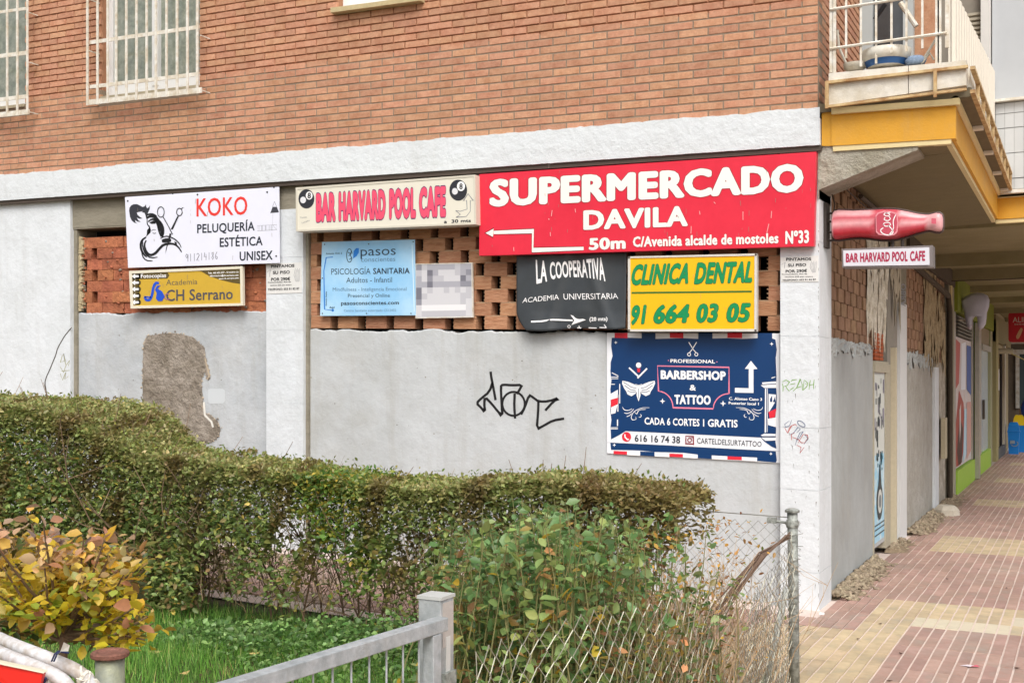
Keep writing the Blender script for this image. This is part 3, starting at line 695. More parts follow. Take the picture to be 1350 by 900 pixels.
b = MB(); b.tube([(.03, .5, 3.10), (.04, 2.0, 3.06), (.03, 4.2, 3.10)], .006, 5); b.tube([(.03, 8.45, 3.0), (.5, 8.5, 3.0), (1.7, 8.5, 3.01)], .008, 5); b.tube([(.02, .31, 3.0), (.05, .3, 2.9), (.04, .25, 2.75)], .005, 5)
b.build('cable', rail_dark, bld)
# balcony
bal = bpy.data.objects.new('balcony', None); col.objects.link(bal); bal.parent = bld
stone = M('cast_stone', '#d6d2c8', .85, .1, 7, .5, 30, c2='#c3bba9')
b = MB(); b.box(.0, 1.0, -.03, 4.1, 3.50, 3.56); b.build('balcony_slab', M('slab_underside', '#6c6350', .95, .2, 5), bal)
for a, c in ((1092.5, 1197), (1198, 1274)):
    yl = lambda px, l, r_: l + (r_ - l) * (px - 1090) / (1276 - 1090)
    q = [onY(a, yl(a, 139, 112), -.09), onY(c, yl(c, 139, 112), -.09), onY(c, yl(c, 97, 79.5), -.09), onY(a, yl(a, 97, 79.5), -.09)]
    b = MB(); b.hexa([p + np.array([0, .12, 0]) for p in q], q); b.build('parapet_stone', stone, bal)
b = MB(); b.box(.90, .985, .03, 4.1, 3.58, 3.70); b.build('parapet_stone', stone, bal)
def strip(px0, y0, px1, y1, hpx, Y, th, mat, name):
    q = [onY(px0, y0 + hpx, Y), onY(px1, y1 + hpx, Y), onY(px1, y1, Y), onY(px0, y0, Y)]; b = MB(); b.hexa([p + np.array([0, th, 0]) for p in q], q); return b.build(name, mat, bal)
strip(1087.5, 107, 1276, 85.5, 3.6, -.12, .03, rust_cream, 'angle_rail'); strip(1087.5, 139, 1274, 115.5, 3.2, -.12, .03, rust_cream, 'angle_rail')
for a, y0, y1 in ((1087.5, 107, 143), (1230.5, 91, 128)):
    q = [onY(a, y1, -.125), onY(a + 4.5, y1 - .5, -.125), onY(a + 4.5, y0 - .3, -.125), onY(a, y0, -.125)]; b = MB(); b.hexa([p + np.array([0, .02, 0]) for p in q], q); b.build('angle_post', rust_cream, bal)
for z in (3.50, 3.655): b = MB(); b.box(1.0, 1.03, -.12, 4.1, z, z + .022); b.build('angle_rail', rust_cream, bal)
for k in range(9): b = MB(); b.box(1.0, 1.025, .3 + k * .47, .325 + k * .47, 3.522, 3.655); b.build('angle_post', rust_cream, bal)
for k in range(4): b = MB(); b.box(.93, 1.0, .9 + k * 1.0, .98 + k * 1.0, 3.475, 3.498); b.build('bracket', M('bright_bracket', '#d8d6cf', .5), bal)
# railing bars, front
for px, yb in ((1096, 96), (1100, 96), (1115.5, 77), (1135, 88), (1155, 84), (1175.3, 70), (1195, 68), (1216, 64), (1235.5, 84), (1238.6, 84), (1248.5, 63)):
    p = onY(px, yb, -.05); b = MB(); ww = .012 if px > 1230 or px < 1102 else .007; b.box(p[0] - ww, p[0] + ww, -.055, -.043, p[2], 4.55); b.build('railing_bar', white_metal, bal)
for l, r_ in ((( 1094, 64.5), (1248, 43.5)), ((1094, 13), (1248, -10))):
    q = [onY(*l, -.06), onY(*r_, -.06)]; b = MB(); b.tube([q[0], q[1]], .010, 6); b.build('railing_rail', white_metal, bal)
# corrugated side screen
b = MB(); vs = []; fs = []; n = 120
for i in range(n + 1):
    y = .18 + 3.9 * i / n; x = .86 + (.014 if (i // 3) % 2 else -.006); zt_ = 4.31 + .097 * y - .02 * ((i // 3) % 2)
    vs += [(x, y, 3.60), (x, y, zt_)]
fs = [(2*i, 2*i+2, 2*i+3, 2*i+1) for i in range(n)]; b.add(vs, fs); b.box(.835, .850, .18, 4.08, 3.60, 4.30); b.build('corrugated_screen', M('cream_sheet', '#dcd5c6', .6, .06, 5), bal)
# recessed facade on the balcony: frame, glazed door, shutter
b = MB(); b.box(-.02, .80, 4.12, 4.3, 3.45, 6.5, M('balcony_render', '#8a8378', .9, .1, 4)); b.build('balcony_back_wall', None, bal)
for x0, x1 in ((.00, .10), (.34, .42)):
    b = MB(); b.box(x0, x1, 1.62, 1.70, 3.56, 6.0); b.build('balcony_door_frame', M('alu_frame', '#a9b0b0', .5), bal)
b = MB(); b.box(.10, .34, 1.67, 1.69, 3.56, 6.0); b.build('balcony_door_glass', glass_dark, bal)
b = MB(); b.box(-.2, .6, 1.72, 1.95, 3.5, 6.2, brick_mat); b.build('balcony_brick_pier', None, bal)
sh = M('shutter_slat', '#9a917f', .7, .06, 6)
for x0, x1, y_ in ((onY(1203, 100, 2.6)[0], onY(1241, 100, 2.6)[0], 2.6), ):
    for k in range(40): b = MB() if k == 0 else b; b.box(x0, x1, y_ + (.006 if k % 2 else 0), y_ + .04, 3.56 + k * .05, 3.56 + k * .05 + .046)
    b.build('roller_shutter', sh, bal)
sh2 = bpy.data.objects.new('roller_shutter', None); col.objects.link(sh2); sh2.parent = bld
def onY_x(px, Y): return onY(px, 100, Y)[0]
xa, xb_ = onY_x(1254, 4.12), onY_x(1294, 4.12)
for k in range(30):
    b = MB(); z = 3.9 + k * .047; b.add([(xa, 4.09, z), (xb_, 4.09, z), (xb_, 4.075, z + .012), (xa, 4.075, z + .012), (xb_, 4.09, z + .042), (xa, 4.09, z + .042)], [(0, 1, 2, 3), (3, 2, 4, 5)]); b.build('slat', sh, sh2)
# white wall beyond the balcony
xw = onY_x(1308, 4.1); xe = 2.3
b = MB(); b.box(xb_, xw - .01, 4.02, 4.14, 3.56, 6.4); b.build('white_pilaster', M('pilaster_white', '#cfcdc8', .7, .04, 5), bld)
b = MB(); b.box(xw, xe, 4.10, 4.28, 4.40, 6.4); b.build('white_panel', M('panel_white', '#b4b8bb', .5, .04, 2), bld)
b = MB(); b.box(xw, xe, 4.13, 4.28, 3.45, 4.40); wbt = b.build('tiled_wall', M('tile_joint', '#8f9090', .9), bld)
tm = M('glazed_white_tile', '#bdbfbf', .25, .03, 3, rnd=.04)
b = MB(); b.box(xw + .002, xe, 4.06, 4.13, 4.385, 4.41); b.build('sill', white_metal, bld)
tme = block_me('wall_tile', .083, .23, .012, tm)
for i in range(12):
    for j, (z0_, h_) in enumerate(((3.52, .10), (3.63, .245), (3.88, .245), (4.13, .14), (4.275, .10))):
        o = link('wall_tile', tme, wbt); o.location = (xw + .03 + i * .0855, 4.12, z0_); o.scale = (1, 1, h_ / .233)
b = MB(); b.box(xw - .02, xe, 4.05, 4.2, 3.47, 3.505); b.build('sill', white_metal, bld)
b = MB(); b.box(-.3, 2.2, 4.3, 26, 3.3, 6.4); b.build('upper_floor', M('upper_render', '#c9c7c2', .9), bld)
b = MB(); p = onY(1303.5, 118, 4.0); b.box(p[0] - .012, p[0] + .008, 3.99, 4.02, p[2] - .02, p[2] + .02); b.build('gate_bolt', rail_dark, bld)

# things standing on the balcony
def bowl(name, px, py, r, h, mats, Y, label, cat):
    p = onY(px, py, Y); b = MB(); b.lathe((p[0], Y, p[2]), [(0, 0), (r * .72, 0), (r * .86, h * .35), (r * .93, h * .38), (r, h), (r * .97, h * 1.02), (r * .85, h * .6), (0, h * .4)], 24, mats[0]);
    if len(mats) > 1: b.lathe((p[0], Y, p[2] + .0), [(r * .74, h * .02), (r * .875, h * .36)], 24, mats[1])
    return tag(b.build(name, None, None, True), label, cat)
tub_w = M('enamel_white', '#d8d4c8', .35, .1, 8, c2='#b5ab98'); tub_b = M('enamel_blue', '#2f5c93', .35)
bowl('wash_tub', 1168, 90, .17, .115, (tub_w, tub_b), .10, 'round white and blue tub sitting on the balcony parapet', 'tub')
bowl('dish', 1127, 94, .08, .05, (tub_w,), .07, 'small cream dish beside the tub on the balcony parapet', 'dish')
p = onY(1207, 84, .08); b = MB(); b.lathe((p[0], .08, p[2] - .01), [(0, .0), (.06, .0), (.075, .03), (.05, .055), (.0, .06)], 10); tag(b.build('cleaning_cloth', M('blue_cloth', '#8fa3bd', .9, .3, 30), None, True), 'pale blue crumpled cloth lying on the balcony parapet', 'cloth')
b = MB(); b.tube([onY(1214, 84, .05), onY(1235, 50, .05)], .009, 6); b.tube([onY(1216, 83, .05), onY(1226, 70, .04), onY(1231, 79, .04)], .007, 6); b.tube([onY(1118, 90, .15), onY(1106, 62, .15), onY(1104, 40, .15)], .01, 6)
tag(b.build('clothes_prop', M('grey_plastic', '#bdb8aa', .6)), 'grey plastic sticks leaning on the balcony parapet behind the bars', 'stick')
b = MB(); b.tube([onY(1187, 4, .3), onY(1208, 35, .3)], .018, 8, white_metal); b.tube([onY(1167, 6, .3), onY(1153, 26, .3)], .016, 6, black_ink)
tag(b.build('broom_handle', None), 'white and black handles hung high behind the balcony bars', 'handle')

# ================================================================== signs on the front
sg = 'advertising signs on the ground floor wall'
# --- white hairdresser banner
s = empty('banner', 'white banner with red KOKO lettering and a scissors drawing, top left of the signs', 'banner', sg)
TB = (90, 230, 4.287); q = [(320, 128), (1192, 70), (1196, 500), (338, 527)]
board('sheet', s, q, -.045, .004, M('banner_white', '#dfe1ee', .45, .02, 3, .12, 6, dist=.02), TB)
TC = (220, 240, 7.823); A = Art(fY(-.045), s, TC)
A.text('KOKO', ((305, 172), (830, 148), (830, 335), (305, 356)), ink_red, .012)
A.text('PELUQUERÍA', ((312, 436), (905, 408), (905, 500), (312, 528)), ink_navy, .022)
A.text('ESTÉTICA', ((545, 575), (988, 560), (988, 652), (545, 670)), ink_navy, .022)
A.text('UNISEX', ((750, 718), (1090, 705), (1090, 800), (750, 812)), ink_navy, .022)
g = MB()
hand = M('marker_grey', '#5d5a66', .6)
digs = {'9': [[(.8,.15),(.4,0),(.1,.25),(.4,.5),(.8,.3),(.8,.1),(.78,1)]], '1': [[(.5,0),(.5,1)]], '2': [[(.1,.2),(.5,0),(.9,.25),(.1,.95),(.9,.95)]], '4': [[(.3,0),(.15,.55),(.9,.55)], [(.7,.2),(.7,1)]], '8': [[(.7,.1),(.3,.05),(.3,.35),(.8,.7),(.5,1),(.2,.75),(.7,.35),(.7,.1)]], '6': [[(.7,0),(.25,.4),(.2,.85),(.6,1),(.8,.7),(.3,.6)]]}
for i, d in enumerate('911214186'):
    for st in digs[d]: A.stroke([(190 + 38 * i + 34 * x, 742 - i * 3 + 78 * y) for x, y in st], 4.2, hand, 1, mb=g)
A.stroke([(1110, 200), (1090, 255), (1132, 255), (1110, 200)], 2.5, hand, 1, mb=g); A.poly([(1090, 258), (1135, 258), (1156, 312), (1066, 320)], M('lamp_grey', '#3c3d46', .6), 1, mb=g)
A.stroke([(1093, 322), (1090, 440)], 1.6, ink_grey, 1, mb=g); A.stroke([(932, 450), (1132, 440), (1132, 492), (932, 504), (932, 450)], 2, ink_grey, 1, mb=g)
for x in (950, 975, 985, 1015, 1022, 1055, 1075, 1085): A.stroke([(x, 448), (x, 500)], 3, ink_grey, 1, mb=g)
A.stroke([(1092, 445), (1130, 490)], 2.5, ink_grey, 1, mb=g)
g.build('drawn_lamp_and_number', None, s)
A.T = (90, 240, 9); g = MB()
A.poly([(722,340),(726,305),(745,278),(775,263),(815,262),(850,278),(880,296),(903,290),(916,275),(922,262),(924,290),(936,312),(955,300),(970,278),(966,318),(952,350),(937,390),(940,420),(925,440),(918,400),(905,365),(870,358),(890,345),(862,350),(812,362),(822,388),(848,412),(880,432),(845,436),(812,420),(830,452),(860,472),(822,470),(790,450),(800,478),(822,492),(782,482),(752,455),(732,410)], M('hair_grey', '#31323a', .6), 1, mb=g)
for pts, wd in (([(925,395),(960,380),(1010,380),(1050,405)], 14), ([(925,430),(975,402),(1030,412),(1075,470),(1090,540),(1110,600),(1100,650)], 26), ([(945,470),(990,440),(1035,445),(1060,500),(1075,580),(1095,640)], 16), ([(1085,460),(1120,520),(1130,590),(1115,660)], 18), ([(935,430),(935,500),(965,530),(970,580),(925,640)], 9), ([(925,650),(870,690),(855,760),(880,840),(930,890)], 18), ([(925,690),(900,740),(920,820),(965,870),(1030,850),(1080,790),(1130,740),(1230,725),(1300,760),(1345,830)], 20), ([(880,690),(885,780),(920,860),(980,900),(1060,890)], 12), ([(1090,670),(1150,640),(1210,650),(1270,680),(1320,730),(1342,780)], 10), ([(1110,700),(1170,690),(1220,690)], 34), ([(1000,600),(1020,612),(1042,602)], 5), ([(985,580),(1010,562),(1040,568)], 4), ([(870,820),(880,880),(920,930),(1000,935)], 10)):
    A.stroke(pts, wd * 1.5, black_ink, 2, mb=g, taper=True, smooth=1)
A.poly([(960, 480), (1015, 455), (1045, 470), (1030, 495), (985, 495)], black_ink, 2, mb=g); A.poly([(935, 570), (960, 540), (980, 560), (975, 600), (930, 640)], black_ink, 2, mb=g); A.poly([(1255, 705), (1285, 712), (1290, 745), (1268, 735)], black_ink, 2, mb=g)
for cx, cy, rx, ry in ((1098, 355, 40, 62), (1318, 355, 33, 44)): A.stroke([(cx + rx*cos(t), cy + ry*sin(t)) for t in np.linspace(0, 2*pi, 22)], 9, black_ink, 3, mb=g)
A.stroke([(1125, 412), (1200, 545), (1215, 580), (1238, 620)], 10, black_ink, 3, mb=g); A.poly([(1298, 398), (1312, 404), (1240, 560), (1215, 560)], black_ink, 3, mb=g); A.poly([(1200, 610), (1225, 612), (1170, 780), (1150, 855), (1162, 780)], black_ink, 3, mb=g); A.stroke([(1335, 320), (1365, 300)], 7, black_ink, 3, mb=g)
g.build('hairdresser_drawing', None, s)
g = MB(); A.T = TB
for x, y in ((336, 150), (730, 114), (1124, 100), (1175, 461), (590, 108), (1162, 72)): A.ell(x, y, 5, 5, black_ink, 2, mb=g, n=8)
g.build('eyelet', black_ink, s)
# --- mustard academy sign
s = empty('academy_sign', 'mustard yellow sign reading Academia CH Serrano in a cream frame, below the KOKO banner', 'sign', sg)
q0 = [(343, 545), (984, 518), (987, 740), (352, 757)]; q1 = [(358, 560), (970, 533), (974, 727), (366, 742)]
rectframe('frame', s, q0, q1, -.035, .03, M('cream_frame', '#dcd6c2', .5), TB); board('panel', s, q1, -.028, .01, M('mustard', '#c8a437', .45, .05, 6), TB)
A = Art(fY(-.028), s, TB); ol = M('olive_print', '#5d4f26', .5); g = MB()
A.poly([(358, 560), (560, 552), (572, 570), (560, 588), (410, 592), (362, 592)], ol, 1, mb=g); A.poly([(358, 580), (400, 580), (405, 735), (366, 740)], ol, 1, mb=g)
for y in (575, 611, 648, 686, 722):
    A.ell(398, y, 13, 15, ol, 1, mb=g, n=12); A.poly([(358 + 1, y), (378, y - 15), (378, y - 6), (398, y - 6), (398, y + 6), (378, y + 6), (378, y + 15)], ink_white, 2, mb=g)
A.poly([(745, 544), (970, 534), (972, 618), (930, 612), (860, 595), (800, 575)], ol, 1, mb=g)
A.stroke([(432, 690), (440, 710), (462, 708), (474, 680), (480, 640), (492, 612), (512, 614)], 15, M('blue_logo', '#1d4fc4', .45), 2, mb=g, smooth=1); A.stroke([(430, 690), (468, 694)], 8, _m['blue_logo'], 2, mb=g); A.poly([(500, 628), (522, 625), (505, 645), (530, 660), (545, 690), (530, 714), (508, 716), (495, 700), (500, 670), (490, 650)], _m['blue_logo'], 3, mb=g)
g.build('printed_emblem', None, s)
A.text('Fotocopias', ((410, 563), (553, 558), (553, 581), (410, 585)), ink_white, .018, L=3)
gr = M('warm_grey_print', '#66604e', .5)
A.text('Academia', ((553, 594), (730, 590), (730, 620), (553, 626)), gr, 0.); A.text('CH Serrano', ((553, 652), (930, 642), (930, 704), (553, 716)), M('slate_print', '#4d4d55', .5), .018)
A.stroke([(560 + 16*cos(t), 690 + 16*sin(t)) for t in np.linspace(0.6, 5.6, 14)], 4, M('mauve', '#a8688a', .5), 3)
A.text('Tels. 685 452 377 - 91 618 01 32', ((790, 552), (962, 546), (962, 556), (790, 562)), ink_white, .03, L=2); A.text('informacion@ch-serrano.com', ((800, 568), (962, 563), (962, 573), (800, 578)), ink_white, .03, L=2); A.text('www.ch-serrano.com', ((850, 585), (962, 579), (962, 588), (850, 594)), ink_white, .03, L=2)
# --- bar sign (light box)
s = empty('bar_sign', 'cream light box sign reading BAR HARVARD POOL CAFE in pink letters with two eight balls', 'sign', sg)
TD = (380, 220, 4.092); q0 = [(40, 112), (1008, 42), (1013, 310), (42, 348)]; q1 = [(50, 122), (998, 53), (1003, 300), (52, 337)]
cb = M('sign_cream', '#dcd8c9', .5, .03, 4)
rectframe('casing', s, q0, q1, -.15, .14, M('casing_cream', '#cfcabb', .5), TD); board('face', s, q1, -.146, .1, cb, TD)
A = Art(fY(-.146), s, TD); pk = M('pink_red_print', '#e8506e', .5); pu = M('purple_print', '#5a2a5e', .5)
def top(x): return 140 + (100 - 140) * (x - 148) / 700
def bot(x): return 301 + (272 - 301) * (x - 148) / 700
for wd_, a, c in (('BAR', 150, 255), ('HARVARD', 272, 525), ('POOL', 545, 688), ('CAFE', 706, 850)):
    A.text(wd_, ((a, top(a) + 4), (c, top(c) + 4), (c, bot(c) - 3), (a, bot(a) - 3)), pk, .075, outline=.035, omat=pu)
for cx, cy, rx, ry, wx, wy, wr in ((98, 173, 43, 52, 113, 155, 19), (917, 126, 48, 57, 932, 105, 23)):
    g = MB(); A.ell(cx, cy, rx, ry, M('ball_black', '#2b2c33', .4), 1, mb=g); A.ell(cx - 18, cy + 6, 16, 18, M('ball_glint', '#d9dade', .4), 2, mb=g, n=14); A.ell(wx, wy, wr * .95, wr * 1.15, ink_white, 3, mb=g)
    g.build('eight_ball', None, s); A.text('8', ((wx - 9, wy - 15), (wx + 9, wy - 16), (wx + 9, wy + 15), (wx - 9, wy + 16)), black_ink, .03, L=4)
g = MB(); A.stroke([(903, 236), (928, 240), (965, 228), (962, 180), (945, 183), (970, 145), (998, 182), (982, 182), (982, 240), (960, 268), (905, 272), (928, 256), (903, 236)], 3, ink_grey, 1, mb=g); g.build('printed_arrow', None, s)
A.text('a  30 mts', ((840, 286), (986, 280), (986, 298), (840, 305)), ink_navy, .03)
A.text('Tomas', ((64, 270), (100, 266), (100, 274), (64, 279)), ink_grey, .0); A.text('Luceño', ((72, 298), (114, 284), (116, 292), (74, 306)), ink_grey, .0)
# --- light blue psychology banner
s = empty('psychology_banner', 'light blue banner reading pasos conscientes psicología sanitaria on the lattice', 'banner', sg)
q = [(182, 405), (683, 392), (688, 800), (172, 803)]
board('sheet', s, q, .02, .004, M('banner_blue', '#8fc4ea', .4, .04, 1.2, .15, 5, c2='#b9dcf2', dist=.03), TD)
A = Art(fY(.02), s, TD); dk = M('slate_blue_print', '#2f4357', .5); mdb = M('mid_blue_print', '#5f7f9d', .5); bb_ = M('bright_blue_print', '#2479cf', .5)
A.text('pasos', ((390, 430), (580, 424), (580, 474), (390, 480)), dk, .0); A.text('conscientes', ((392, 488), (578, 484), (578, 508), (392, 512)), mdb, .0)
A.text('PSICOLOGÍA', ((232, 549), (444, 546), (444, 578), (232, 581)), dk, .0); A.text('SANITARIA', ((458, 546), (655, 544), (655, 575), (458, 578)), ink_navy, .018)
A.text('Adultos - Infantil', ((313, 597), (560, 594), (560, 622), (313, 625)), dk, .0); A.text('Mindfulness - Inteligencia Emocional', ((240, 651), (638, 648), (638, 667), (240, 670)), mdb, .0)
A.text('Presencial y Online', ((322, 685), (548, 683), (548, 702), (322, 704)), dk, .0); A.text('pasosconscientes.com', ((285, 724), (597, 721), (597, 742), (285, 745)), ink_navy, .02)
A.text('Centro Sanitario autorizado CS12432', ((300, 768), (582, 766), (582, 779), (300, 781)), mdb, .0)
g = MB(); A.poly([(350, 494), (352, 455), (366, 438), (381, 438), (381, 462), (368, 482)], bb_, 1, mb=g); A.stroke([(330 + 15*cos(t), 478 + 36*sin(t)) for t in np.linspace(.4, 6, 20)], 4, dk, 1, mb=g)
for q_ in ([(322, 460), (338, 470), (326, 480)], [(340, 455), (334, 475), (342, 490), (330, 500)]): A.stroke(q_, 4, dk, 1, mb=g)
A.stroke([(241, 486), (205, 489), (192, 560), (196, 768), (238, 773)], 5, bb_, 1, mb=g); A.ell(240, 773, 7, 8, bb_, 1, mb=g, n=10)
A.stroke([(690 - 22, 420), (680, 780)], 4, M('pale_print', '#d5eaf6', .5), 1, mb=g)
g.build('printed_logo', None, s)
A.text('Antonio Ord. 2', ((203, 463), (290, 460), (290, 470), (203, 473)), dk, .02); A.text('Aqui', ((222, 752), (250, 751), (250, 762), (222, 763)), dk, .03); A.text('Antonio Gades', ((200, 750), (200, 672), (208, 672), (208, 750)), dk, .01)
g = MB()
for x, y in ((196, 418), (434, 416), (674, 404), (184, 600), (184, 790), (422, 790), (662, 790)): A.ell(x, y, 3.5, 3.5, rail_dark, 2, mb=g, n=8)
g.build('eyelet', None, s)
# --- grey notice board
s = empty('notice_board', 'small pale grey notice board with coarse grey blocks, right of the light blue banner', 'notice board', sg)
q = [(688, 527), (988, 521), (993, 806), (690, 812)]; board('panel', s, q, .03, .012, M('notice_grey', '#cfcfd2', .5), TD)
rectframe('frame', s, [(684, 522), (992, 516), (997, 811), (686, 817)], q, .026, .02, white_metal, TD)
A = Art(fY(.03), s, TD); cells = ["4233333233", "2153111234", "3142211153", "3353333344", "5121121212", "5211111122", "4111111121", "1000000001", "1222222221"]
shade = {c: M('notice_tone_' + c, h, .5) for c, h in zip('012345', ('#e4e4e6', '#cdcdd1', '#bcbcc2', '#a9a9b2', '#8d8d97', '#74747f'))}; g = MB()
for j, row in enumerate(cells):
    for i, ch in enumerate(row): x = 690 + i * 29.8; y = 526 - i * .6 + j * 31.4; A.poly([(x, y), (x + 29.8, y), (x + 29.8, y + 31.4), (x, y + 31.4)], shade[ch], 1, mb=g)
g.build('printed_blocks', None, s)
# --- big red supermarket sign
s = empty('supermarket_sign', 'large red sign reading SUPERMERCADO DAVILA with a white arrow pointing left', 'sign', sg)
TE = (610, 190, 2.755); q = [(60, 110), (1283, 28), (1275, 370), (60, 405)]
redm = M('red_sheet', '#dc2c42', .35, .05, 2, .1, 4, c2='#d3243a', dist=.02)
board('panel', s, q, -.075, .06, redm, TE)
A = Art(fY(-.075), s, TE); ow = M('offwhite_print', '#efe9e2', .5); sh_ = M('maroon_print', '#6d1620', .5)
A.text('SUPERMERCADO', ((97, 129), (1238, 70), (1238, 174), (97, 228)), ow, .062, outline=.014, omat=sh_)
A.text('DAVILA', ((438, 241), (818, 224), (818, 298), (438, 312)), ow, .05, outline=.014, omat=sh_)
A.text('50m', ((458, 342), (592, 336), (592, 380), (458, 385)), ow, .05, outline=.014, omat=sh_)
A.text('C/Avenida alcalde de mostoles', ((618, 336), (1147, 322), (1147, 360), (618, 374)), ow, .042, outline=.014, omat=sh_)
A.text('Nº33', ((1172, 316), (1258, 312), (1258, 359), (1172, 363)), ow, .045, outline=.014, omat=sh_)
for L_, dw, m_ in ((1, 4, sh_), (2, 0, ow)):
    g = MB(); A.stroke([(439, 379), (254, 385), (255, 316), (112, 321)], 12 + dw, m_, L_, mb=g); A.poly([(83 - dw, 323), (112, 307 - dw), (110, 337 + dw)], m_, L_, mb=g); g.build('arrow' if L_ == 2 else 'arrow_outline', None, s)
g = MB()
for a in ([(325, 240), (322, 262)], [(408, 235), (410, 248)], [(318, 320), (319, 334)], [(1018, 245), (1018, 275)], [(1122, 243), (1120, 268)], [(1112, 290), (1105, 320)], [(830, 298), (829, 325)], [(860, 243), (862, 256)], [(185, 374), (186, 388)], [(912, 210), (918, 216)], [(312, 270), (314, 275)]): A.stroke(a, 2.4, M('scratch_pale', '#e9a8a8', .6), 3, mb=g)
g.build('scratch', None, s)
# --- black cloth banner
s = empty('academy_banner', 'black cloth banner reading LA COOPERATIVA hanging creased under the red sign', 'banner', sg)
TF = (600, 300, 5.625)
def cloth(px, py, L):
    x, y = (px - 600) * 5.625, (py - 300) * 5.625
    f = .012 * sin(x * .018 + y * .006) + .018 * math.exp(-((x - 790 - (y - 350) * -.25) / 38) ** 2) + .012 * math.exp(-((x - 1010 - (y - 350) * .35) / 45) ** 2) + .02 * max(0, (y - 620) / 140) * sin(x * .012) + .01 * math.exp(-((x + y * .7 - 760) / 60) ** 2)
    return onY(px, py, -.005 - f - L * .0016)
lo = [(455, 215), (455, 640), (470, 680), (495, 725), (530, 764)]
vs = []; nu, nv = 60, 34
for j in range(nv + 1):
    t = j / nv; y_l = 200 + (764 - 200) * t; y_r = 180 + (745 - 180) * t
    xl = 455 + (0 if y_l < 620 else ((y_l - 620) / 144) ** 1.7 * 72); xr = 1272 - 8 * t
    for i in range(nu + 1):
        u = i / nu; x = xl + (xr - xl) * u; y = y_l + (y_r - y_l) * u + (6 * sin(u * 9) * t if t > .9 else 0); vs.append(cloth(600 + x / 5.625, 300 + y / 5.625, 0))
fs = [(j*(nu+1)+i, (j+1)*(nu+1)+i, (j+1)*(nu+1)+i+1, j*(nu+1)+i+1) for j in range(nv) for i in range(nu)]
b = MB(); b.add(vs, fs); ob = b.build('cloth', M('black_cloth', '#3a3f43', .5, .1, 6, .1, 30, spec=.5), s, True)
md = ob.modifiers.new('thickness', 'SOLIDIFY'); md.thickness = .003; md.offset = -1
A = Art(cloth, s, TF)
A.text('LA', ((597, 238), (680, 247), (682, 400), (603, 418)), ink_white, .03, L=2); A.text('COOPERATIVA', ((700, 256), (1100, 218), (1115, 400), (706, 388)), ink_white, .03, L=2, mid=(6, -26))
A.text('ACADEMIA', ((505, 522), (768, 494), (770, 532), (498, 558)), ink_white, .0, L=2); A.text('UNIVERSITARIA', ((803, 490), (1205, 486), (1210, 526), (805, 533)), ink_white, .0, L=2, mid=(0, 2))
g = MB(); A.stroke([(563, 697), (640, 694), (720, 682), (800, 685), (872, 688)], 12, ink_white, 2, mb=g); A.poly([(970, 684), (856, 647), (884, 686), (862, 722)], ink_white, 2, mb=g)
for a in ([(905, 742), (935, 744)], [(918, 728), (925, 742)], [(990, 742), (1050, 744)], [(1070, 740), (1122, 742)], [(1105, 718), (1122, 742)]): A.stroke(a, 7, ink_white, 2, mb=g)
A.stroke([(845 + 10*cos(t), 733 + 10*sin(t)) for t in np.linspace(0, 6.28, 12)], 4, ink_white, 2, mb=g)
g.build('printed_arrow', None, s)
A.text('(20 mts)', ((996, 664), (1130, 661), (1130, 690), (996, 693)), ink_white, .035, L=2)
# --- yellow dental sign
s = empty('dental_sign', 'bright yellow sign reading CLINICA DENTAL in green with a phone number', 'sign', sg)
q0 = [(600, 408), (1068, 397), (1067, 680), (600, 680)]; q1 = [(608, 414), (1060, 405), (1059, 671), (608, 672)]
rectframe('frame', s, q0, q1, -.06, .05, M('alu_sign_frame', '#cfccc4', .4, .08, 8), TE); board('panel', s, q1, -.054, .03, M('sun_yellow', '#f2b70f', .4, .02, 3), TE)
A = Art(fY(-.054), s, TE); gn_ = M('green_print', '#0c8a52', .45); gd = M('dark_green_print', '#3d6e28', .5)
A.text('CLINICA', ((618, 438), (826, 432), (818, 506), (611, 512)), gn_, .045, .18, outline=.02, omat=gd); A.text('DENTAL', ((846, 431), (1056, 426), (1050, 502), (840, 508)), gn_, .045, .18, outline=.02, omat=gd)
A.stroke([(613, 540), (1050, 535)], 7, gd, 1); A.text('91', ((616, 586), (668, 584), (664, 652), (610, 656)), gn_, .045, .12, outline=.02, omat=gd); A.text('664', ((697, 584), (825, 582), (820, 648), (692, 652)), gn_, .045, .12, outline=.02, omat=gd)
A.text('03', ((852, 580), (930, 579), (926, 646), (848, 648)), gn_, .045, .12, outline=.02, omat=gd); A.text('05', ((962, 578), (1046, 577), (1042, 645), (957, 647)), gn_, .045, .12, outline=.02, omat=gd)
g = MB()
for x, y in ((604, 411), (1064, 401), (1063, 676), (604, 676)): A.ell(x, y, 4, 4, rail_dark, 8, mb=g, n=8)
g.build('screw', None, s)
# --- blue barber poster
s = empty('barber_poster', 'dark blue barbershop and tattoo poster with red and white striped border', 'poster', sg)
TG = (780, 430, 4.219); q = [(85, 36), (1046, 40), (1048, 760), (85, 705)]
board('sheet', s, q, .056, .01, M('poster_white', '#e6e8ec', .45, .02, 3), TG)
A = Art(fY(.056), s, TG); nb = M('poster_navy', '#0a3768', .4, .03, 2); pr = M('poster_red', '#dc2b3c', .45)
A.poly([(112,64),(200,63),(280,66),(355,70),(435,68),(510,66),(595,70),(672,68),(755,66),(840,70),(922,66),(1005,68),(1022,74),(1030,130),(1024,175),(1028,280),(1026,330),(1030,390),(1028,440),(1022,505),(1026,575),(1022,640),(1028,680),(1000,668),(960,640),(940,618),(190,582),(150,606),(108,628),(105,560),(110,520),(104,470),(108,400),(104,350),(110,300),(104,250),(106,200),(116,165),(108,110)], nb, 1, 'printed_ground')
